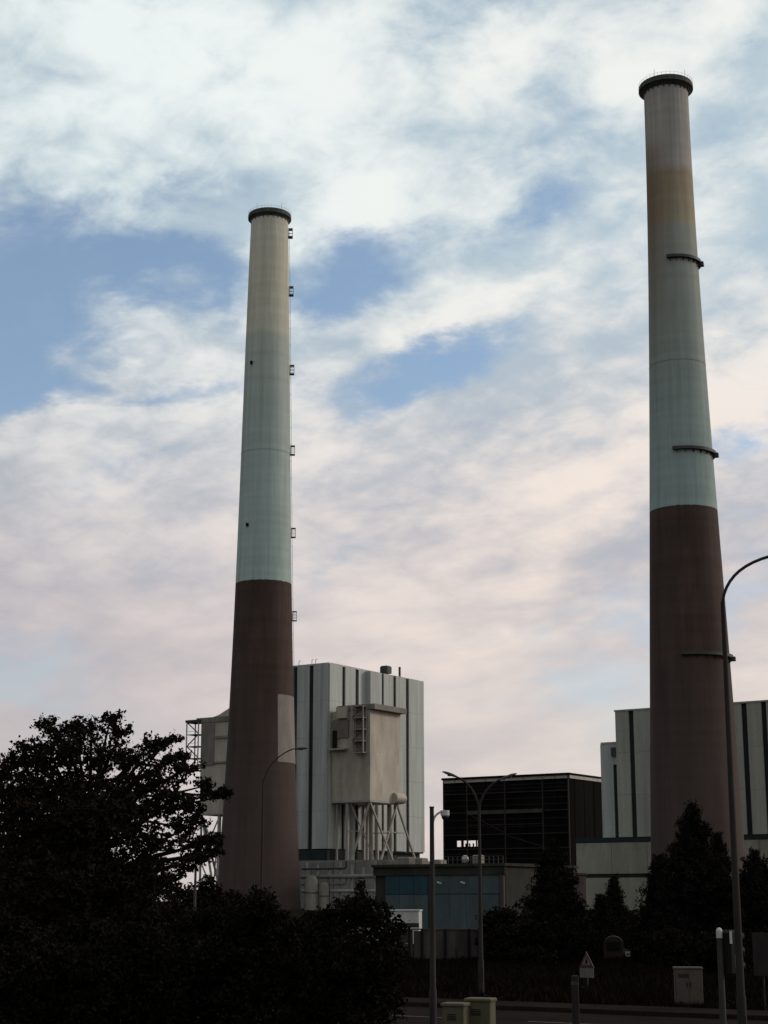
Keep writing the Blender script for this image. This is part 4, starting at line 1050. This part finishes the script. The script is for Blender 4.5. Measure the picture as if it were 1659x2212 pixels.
def px_clumps(base, Y, lst, dscale=1.0, dens=lambda x, y: 1.0):
    """clumps from the outline of the crown: (x, y, rx, ry) on the photo, at the tree's own distance, with depth spread"""
    out = []
    for (x, y, rx, ry) in lst:
        p = at(x, y, Y); s = Y / FPX
        out.append((Vector((p.x - base.x, RNG.uniform(-1, 1) * rx * s * .8 * dscale, p.z)), Vector((rx * s, max(rx, ry) * s * dscale, ry * s)), dens(x, y)))
    return out

# oak on the left
Y0 = 70.0; b0 = at(190, 2000, Y0); b0.z = 0
oak = [(100, 1572, 22, 24), (128, 1590, 30, 22), (163, 1575, 26, 26), (200, 1585, 32, 24), (238, 1562, 20, 26), (256, 1590, 24, 24), (180, 1622, 70, 34),
       (70, 1612, 30, 20), (45, 1640, 34, 24), (115, 1640, 60, 36), (230, 1635, 55, 36), (282, 1650, 30, 28), (15, 1668, 26, 22), (80, 1690, 80, 50), (200, 1700, 100, 55), (300, 1700, 60, 40),
       (318, 1612, 16, 18), (345, 1618, 26, 18), (368, 1600, 14, 16), (378, 1640, 20, 20), (345, 1655, 36, 24), (388, 1668, 22, 18), (410, 1660, 18, 8), (360, 1690, 46, 22), 
       (400, 1728, 44, 15), (440, 1718, 16, 10), (442, 1698, 8, 12), (468, 1722, 14, 5), (486, 1713, 10, 3), (350, 1745, 60, 28), (420, 1752, 20, 14),
       (405, 1790, 36, 24), (430, 1778, 15, 12), (380, 1820, 56, 26), (425, 1828, 22, 16), (453, 1822, 15, 8), (470, 1815, 10, 12), (420, 1860, 24, 22), (440, 1850, 12, 16), (390, 1870, 46, 24), (466, 1840, 8, 10),
       (270, 1780, 110, 60), (120, 1790, 120, 70), (20, 1760, 60, 70), (250, 1880, 130, 70), (90, 1900, 130, 70), (340, 1930, 90, 60), (180, 1980, 140, 60), (30, 2000, 90, 60), (360, 1990, 70, 40), (150, 1750, 120, 80), (60, 1740, 70, 60), (230, 1760, 110, 60), (200, 1830, 130, 60), (70, 1840, 100, 60), (150, 1900, 140, 60), (300, 1900, 90, 50)]
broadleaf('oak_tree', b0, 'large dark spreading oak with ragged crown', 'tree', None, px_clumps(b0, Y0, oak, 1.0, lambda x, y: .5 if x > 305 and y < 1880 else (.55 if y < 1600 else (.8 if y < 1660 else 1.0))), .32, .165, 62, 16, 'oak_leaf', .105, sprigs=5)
# tree further left, behind
Yb = 82.0; b1 = at(-40, 2000, Yb); b1.z = 0
broadleaf('oak_tree', b1, 'smaller dark tree on the far side of the spreading oak from the chimney', 'tree', None,
          px_clumps(b1, Yb, [(-10, 1690, 50, 40), (-60, 1680, 60, 50), (10, 1650, 14, 12), (20, 1720, 40, 40), (-40, 1790, 90, 70), (-30, 1900, 110, 80)]), .28, .22, 40, 12, 'oak_leaf', .22)
for (x, yt, hw, Y, lb, sd) in ((90, 1770, 150, 92, 'dark tree filling in behind the spreading oak', 51), (230, 1850, 90, 96, 'lower dark tree behind the oak on its chimney side', 52)):
    random.seed(sd); b = at(x, 2050, Y); b.z = 0; zt = CAM_H + Y * tz(yt); w = hw * Y / FPX
    broadleaf('background_tree', b, lb, 'tree', None, [(Vector((q[0] * w, random.uniform(-.4, .4) * w, q[1] * zt)), Vector((q[2] * w, q[2] * w, q[3] * zt))) for q in
              [(0, .85, .4, .12), (-.45, .75, .5, .16), (.45, .72, .5, .16), (0, .6, .9, .22), (-.5, .42, .6, .25), (.5, .42, .6, .25), (0, .22, .9, .22)]], .2, .3, 60, 14, 'oak_leaf', .28, .2)
# dense shrubs along the near edge of the road
def shrub(x, y_top, half, Y, label, lumps, seed):
    random.seed(seed)
    b = at(x, 2200, Y); b.z = 0
    ztop = CAM_H + Y * tz(y_top); w = half * Y / FPX
    cl = []
    for (dx_, fz_, rr, rz_) in lumps:
        cl.append((Vector((dx_ * w, random.uniform(-.35, .35) * w, fz_ * ztop)), Vector((rr * w, rr * w, rz_ * ztop))))
    return broadleaf('shrub', b, label, 'shrub', 'dense shrubs along the near verge', cl, .07, .085, 330, 14, 'shrub_leaf', .07, .15)
L1 = [(0, .85, .38, .11), (-.3, .74, .45, .16), (.35, .72, .45, .16), (0, .6, .8, .22), (-.45, .45, .6, .25), (.45, .45, .6, .25), (0, .25, .9, .25), (-.1, .93, .12, .07), (.15, .91, .14, .07)]
L2 = [(-.15, .88, .40, .10), (.3, .88, .36, .10), (-.55, .78, .38, .13), (.62, .74, .34, .15), (0, .65, .85, .20), (-.5, .45, .55, .25), (.52, .45, .48, .25), (.05, .25, .9, .25), (.1, .965, .14, .04)]
shrub(556, 1916, 112, 37.0, 'tall pointed dark shrub in front of the chimney foot', L1, 3)
shrub(765, 1936, 114, 36.0, 'broad rounded dark shrub at the end of the row', L2, 4)
shrub(660, 1985, 90, 38.0, 'lower dark shrub squeezed between the pointed and the rounded shrub', L1, 5)
shrub(440, 1965, 120, 37.5, 'dark shrub beside the pointed one, below the oak twigs', L2, 6)
shrub(300, 1990, 120, 36.5, 'dark shrub standing under the oak crown', L1, 8)
shrub(160, 1980, 120, 37.0, 'dark round-headed shrub under the oak, last but one of the row', L2, 9)
shrub(20, 1975, 130, 36.0, 'last dark shrub of the row, farthest from the rounded one', L1, 10)
# dim trees near the foot of the works
for (x, yt, hw, Y, lb, sd) in ((447, 1893, 42, 150, 'dim small tree by the foot of the cream-topped chimney', 21), (400, 1920, 50, 140, 'dim bushy tree behind the short distant lamp', 22), (500, 1925, 36, 160, 'dim low tree directly before the chimney foot', 23)):
    random.seed(sd); b = at(x, 1990, Y); b.z = 0; zt = CAM_H + Y * tz(yt); w = hw * Y / FPX
    broadleaf('background_tree', b, lb, 'tree', None, [(Vector((q[0] * w, random.uniform(-.4, .4) * w, q[1] * zt)), Vector((q[2] * w, q[2] * w, q[3] * zt))) for q in L1], .12, .26, 60, 10, 'shrub_leaf', .25, .2)
for (x, yt, hw, Y, lb, sd) in ((779, 1898, 16, 120, 'slim dim conical bush rising behind the rounded shrub', 24), (672, 1968, 40, 130, 'dim low bush at the plinth of the boiler house', 25)):
    random.seed(sd); b = at(x, 1990, Y); b.z = 0; zt = CAM_H + Y * tz(yt); w = hw * Y / FPX
    broadleaf('bush', b, lb, 'bush', None, [(Vector((q[0] * w, random.uniform(-.4, .4) * w, q[1] * zt)), Vector((q[2] * w, q[2] * w, q[3] * zt))) for q in L1], .07, .2, 70, 10, 'shrub_leaf', .14, .2)

def conifer(x, y_top, Y, half, label, seed, y_side=0, skirts=None, levels=30, lean=0.0):
    rnd = random.Random(seed)
    b = at(x, 2050, Y); b.z = 0
    H = CAM_H + Y * tz(y_top); w = half * Y / FPX
    t = thing('conifer', b, label, 'tree', 'dark conifers beyond the road')
    wood = MB().tube([(0, 0, -.05), (lean * .5, 0, H * .5), (lean, 0, H * .98)], [.17, .1, .02], 8, False)
    pts = []
    for i in range(levels):
        f = i / (levels - 1); z = .25 + (H * .97 - .25) * f ** .95
        env = w * (1 - f) ** .72 * (1 if f > .12 else .82)
        nb = max(4, int(13 * (1 - f) + 4))
        for k in range(nb):
            a = 2 * math.pi * (k + rnd.random()) / nb + i
            L = env * rnd.choice((.5, .7, .85, 1.0, 1.05, 1.38)) * rnd.uniform(.85, 1.1) + .10
            up = rnd.uniform(.02, .38)
            p0 = Vector((lean * f, 0, z)); e = p0 + Vector((math.cos(a) * L, math.sin(a) * L, L * up * .6 - L * .08))
            tip = e + Vector((math.cos(a) * .12, math.sin(a) * .12, .16 + .10 * rnd.random()))
            wood.tube([p0, e, tip], [.03, .015, .006], 4, False)
            m = int(40 * L + 14)
            for _ in range(m):
                s = rnd.random() ** .5
                q = p0.lerp(e, s) if s < .85 else e.lerp(tip, (s - .85) / .15)
                wd = .12 * (1.1 - .35 * s) * min(1.5, .5 + L)
                pts.append((q.x + rnd.gauss(0, wd), q.y + rnd.gauss(0, wd), q.z + rnd.gauss(0, wd * .7)))
    for k in range(50):
        pts.append((lean + rnd.gauss(0, .04), rnd.gauss(0, .04), H * (.93 + .07 * rnd.random())))
    wood.build('trunk', 'bark', t, smooth=True)
    P = np.array(pts); P = np.repeat(P, 3, 0) + RNG.normal(size=(len(P) * 3, 3)) * .045
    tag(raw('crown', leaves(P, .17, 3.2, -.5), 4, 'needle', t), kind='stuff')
    return t
conifer(1505, 1735, 80.0, 82, 'tallest conifer, standing before the rust-streaked chimney', 31, levels=32)
conifer(1560, 1800, 86.0, 48, 'conifer close behind the tallest one, by the swept-arm lamp', 36, levels=28)
conifer(1430, 1850, 84.0, 44, 'shorter conifer between the tallest one and the slender dim one', 37, levels=26)
conifer(1640, 1838, 78.0, 74, 'broad conifer beyond the brown board and swept-arm lamp', 32, levels=30)
conifer(1200, 1815, 86.0, 66, 'narrow conifer in front of the dark steel-framed block', 33, levels=32)
conifer(1222, 1880, 83.0, 46, 'conifer crowding the narrow one before the cream plinth', 38, levels=26)
conifer(1330, 1895, 110.0, 24, 'slender dim conifer between the two conifer clumps', 34, levels=24)
conifer(1302, 1935, 96.0, 28, 'small dim conifer beside the slender one', 39, levels=22)
for (x, yt, hw, Y, lb, sd) in ((1085, 1962, 52, 84, 'dark bush between board fence and narrow conifer', 41), (1140, 1990, 60, 80, 'low dark bush at the foot of the narrow conifer', 42),
                               (1290, 2015, 50, 92, 'low dark bush behind the warning sign', 43), (1395, 1995, 44, 90, 'dark bush behind the small white plates', 44), (1440, 2010, 60, 76, 'low dark bush behind the lone grey cabinet', 45),
                               (1560, 2010, 70, 72, 'low dark bush behind the traffic signal', 46), (1345, 1968, 40, 118, 'dim bush below the slender conifer', 47)):
    random.seed(sd); b = at(x, 2080, Y); b.z = 0; zt = CAM_H + Y * tz(yt); w = hw * Y / FPX
    broadleaf('bush', b, lb, 'bush', 'bushes below the conifers', [(Vector((q[0] * w, random.uniform(-.4, .4) * w, q[1] * zt)), Vector((q[2] * w, q[2] * w, q[3] * zt))) for q in L2], .06, .15, 120, 12, 'shrub_leaf', .11, .2)

# long grass on the verge and rough ground up to the fence
def grass(name, label, n, ylo, yhi, hmin, hmax):
    P = []
    ca, sa = math.cos(PHI), math.sin(PHI)
    dd = RNG.uniform(ylo, yhi, n); ss = RNG.uniform(-38, 34, n)
    X = rc.x + ca * ss - sa * dd; Y = rc.y + sa * ss + ca * dd
    h = RNG.uniform(hmin, hmax, n) * (.55 + .9 * (0.5 + .5 * np.sin(X * .9 + 1.3 * np.sin(Y * .7)) * np.cos(Y * .55)))
    a = RNG.uniform(0, 2 * np.pi, n); wd = RNG.uniform(.018, .045, n)
    lx = RNG.normal(0, .35, n) * h; ly = RNG.normal(0, .35, n) * h
    z0 = np.zeros(n)
    A = np.stack([X - np.cos(a) * wd, Y - np.sin(a) * wd, z0], 1); B = np.stack([X + np.cos(a) * wd, Y + np.sin(a) * wd, z0], 1); C = np.stack([X + lx, Y + ly, h], 1)
    return tag(raw(name, np.stack([A, B, C], 1).reshape(-1, 3), 3, 'grass_blade'), label, 'grass', kind='stuff')
grass('verge_grass', 'dark long grass between road and conifers', 150000, HALF + 2.15, 46, .10, .34)
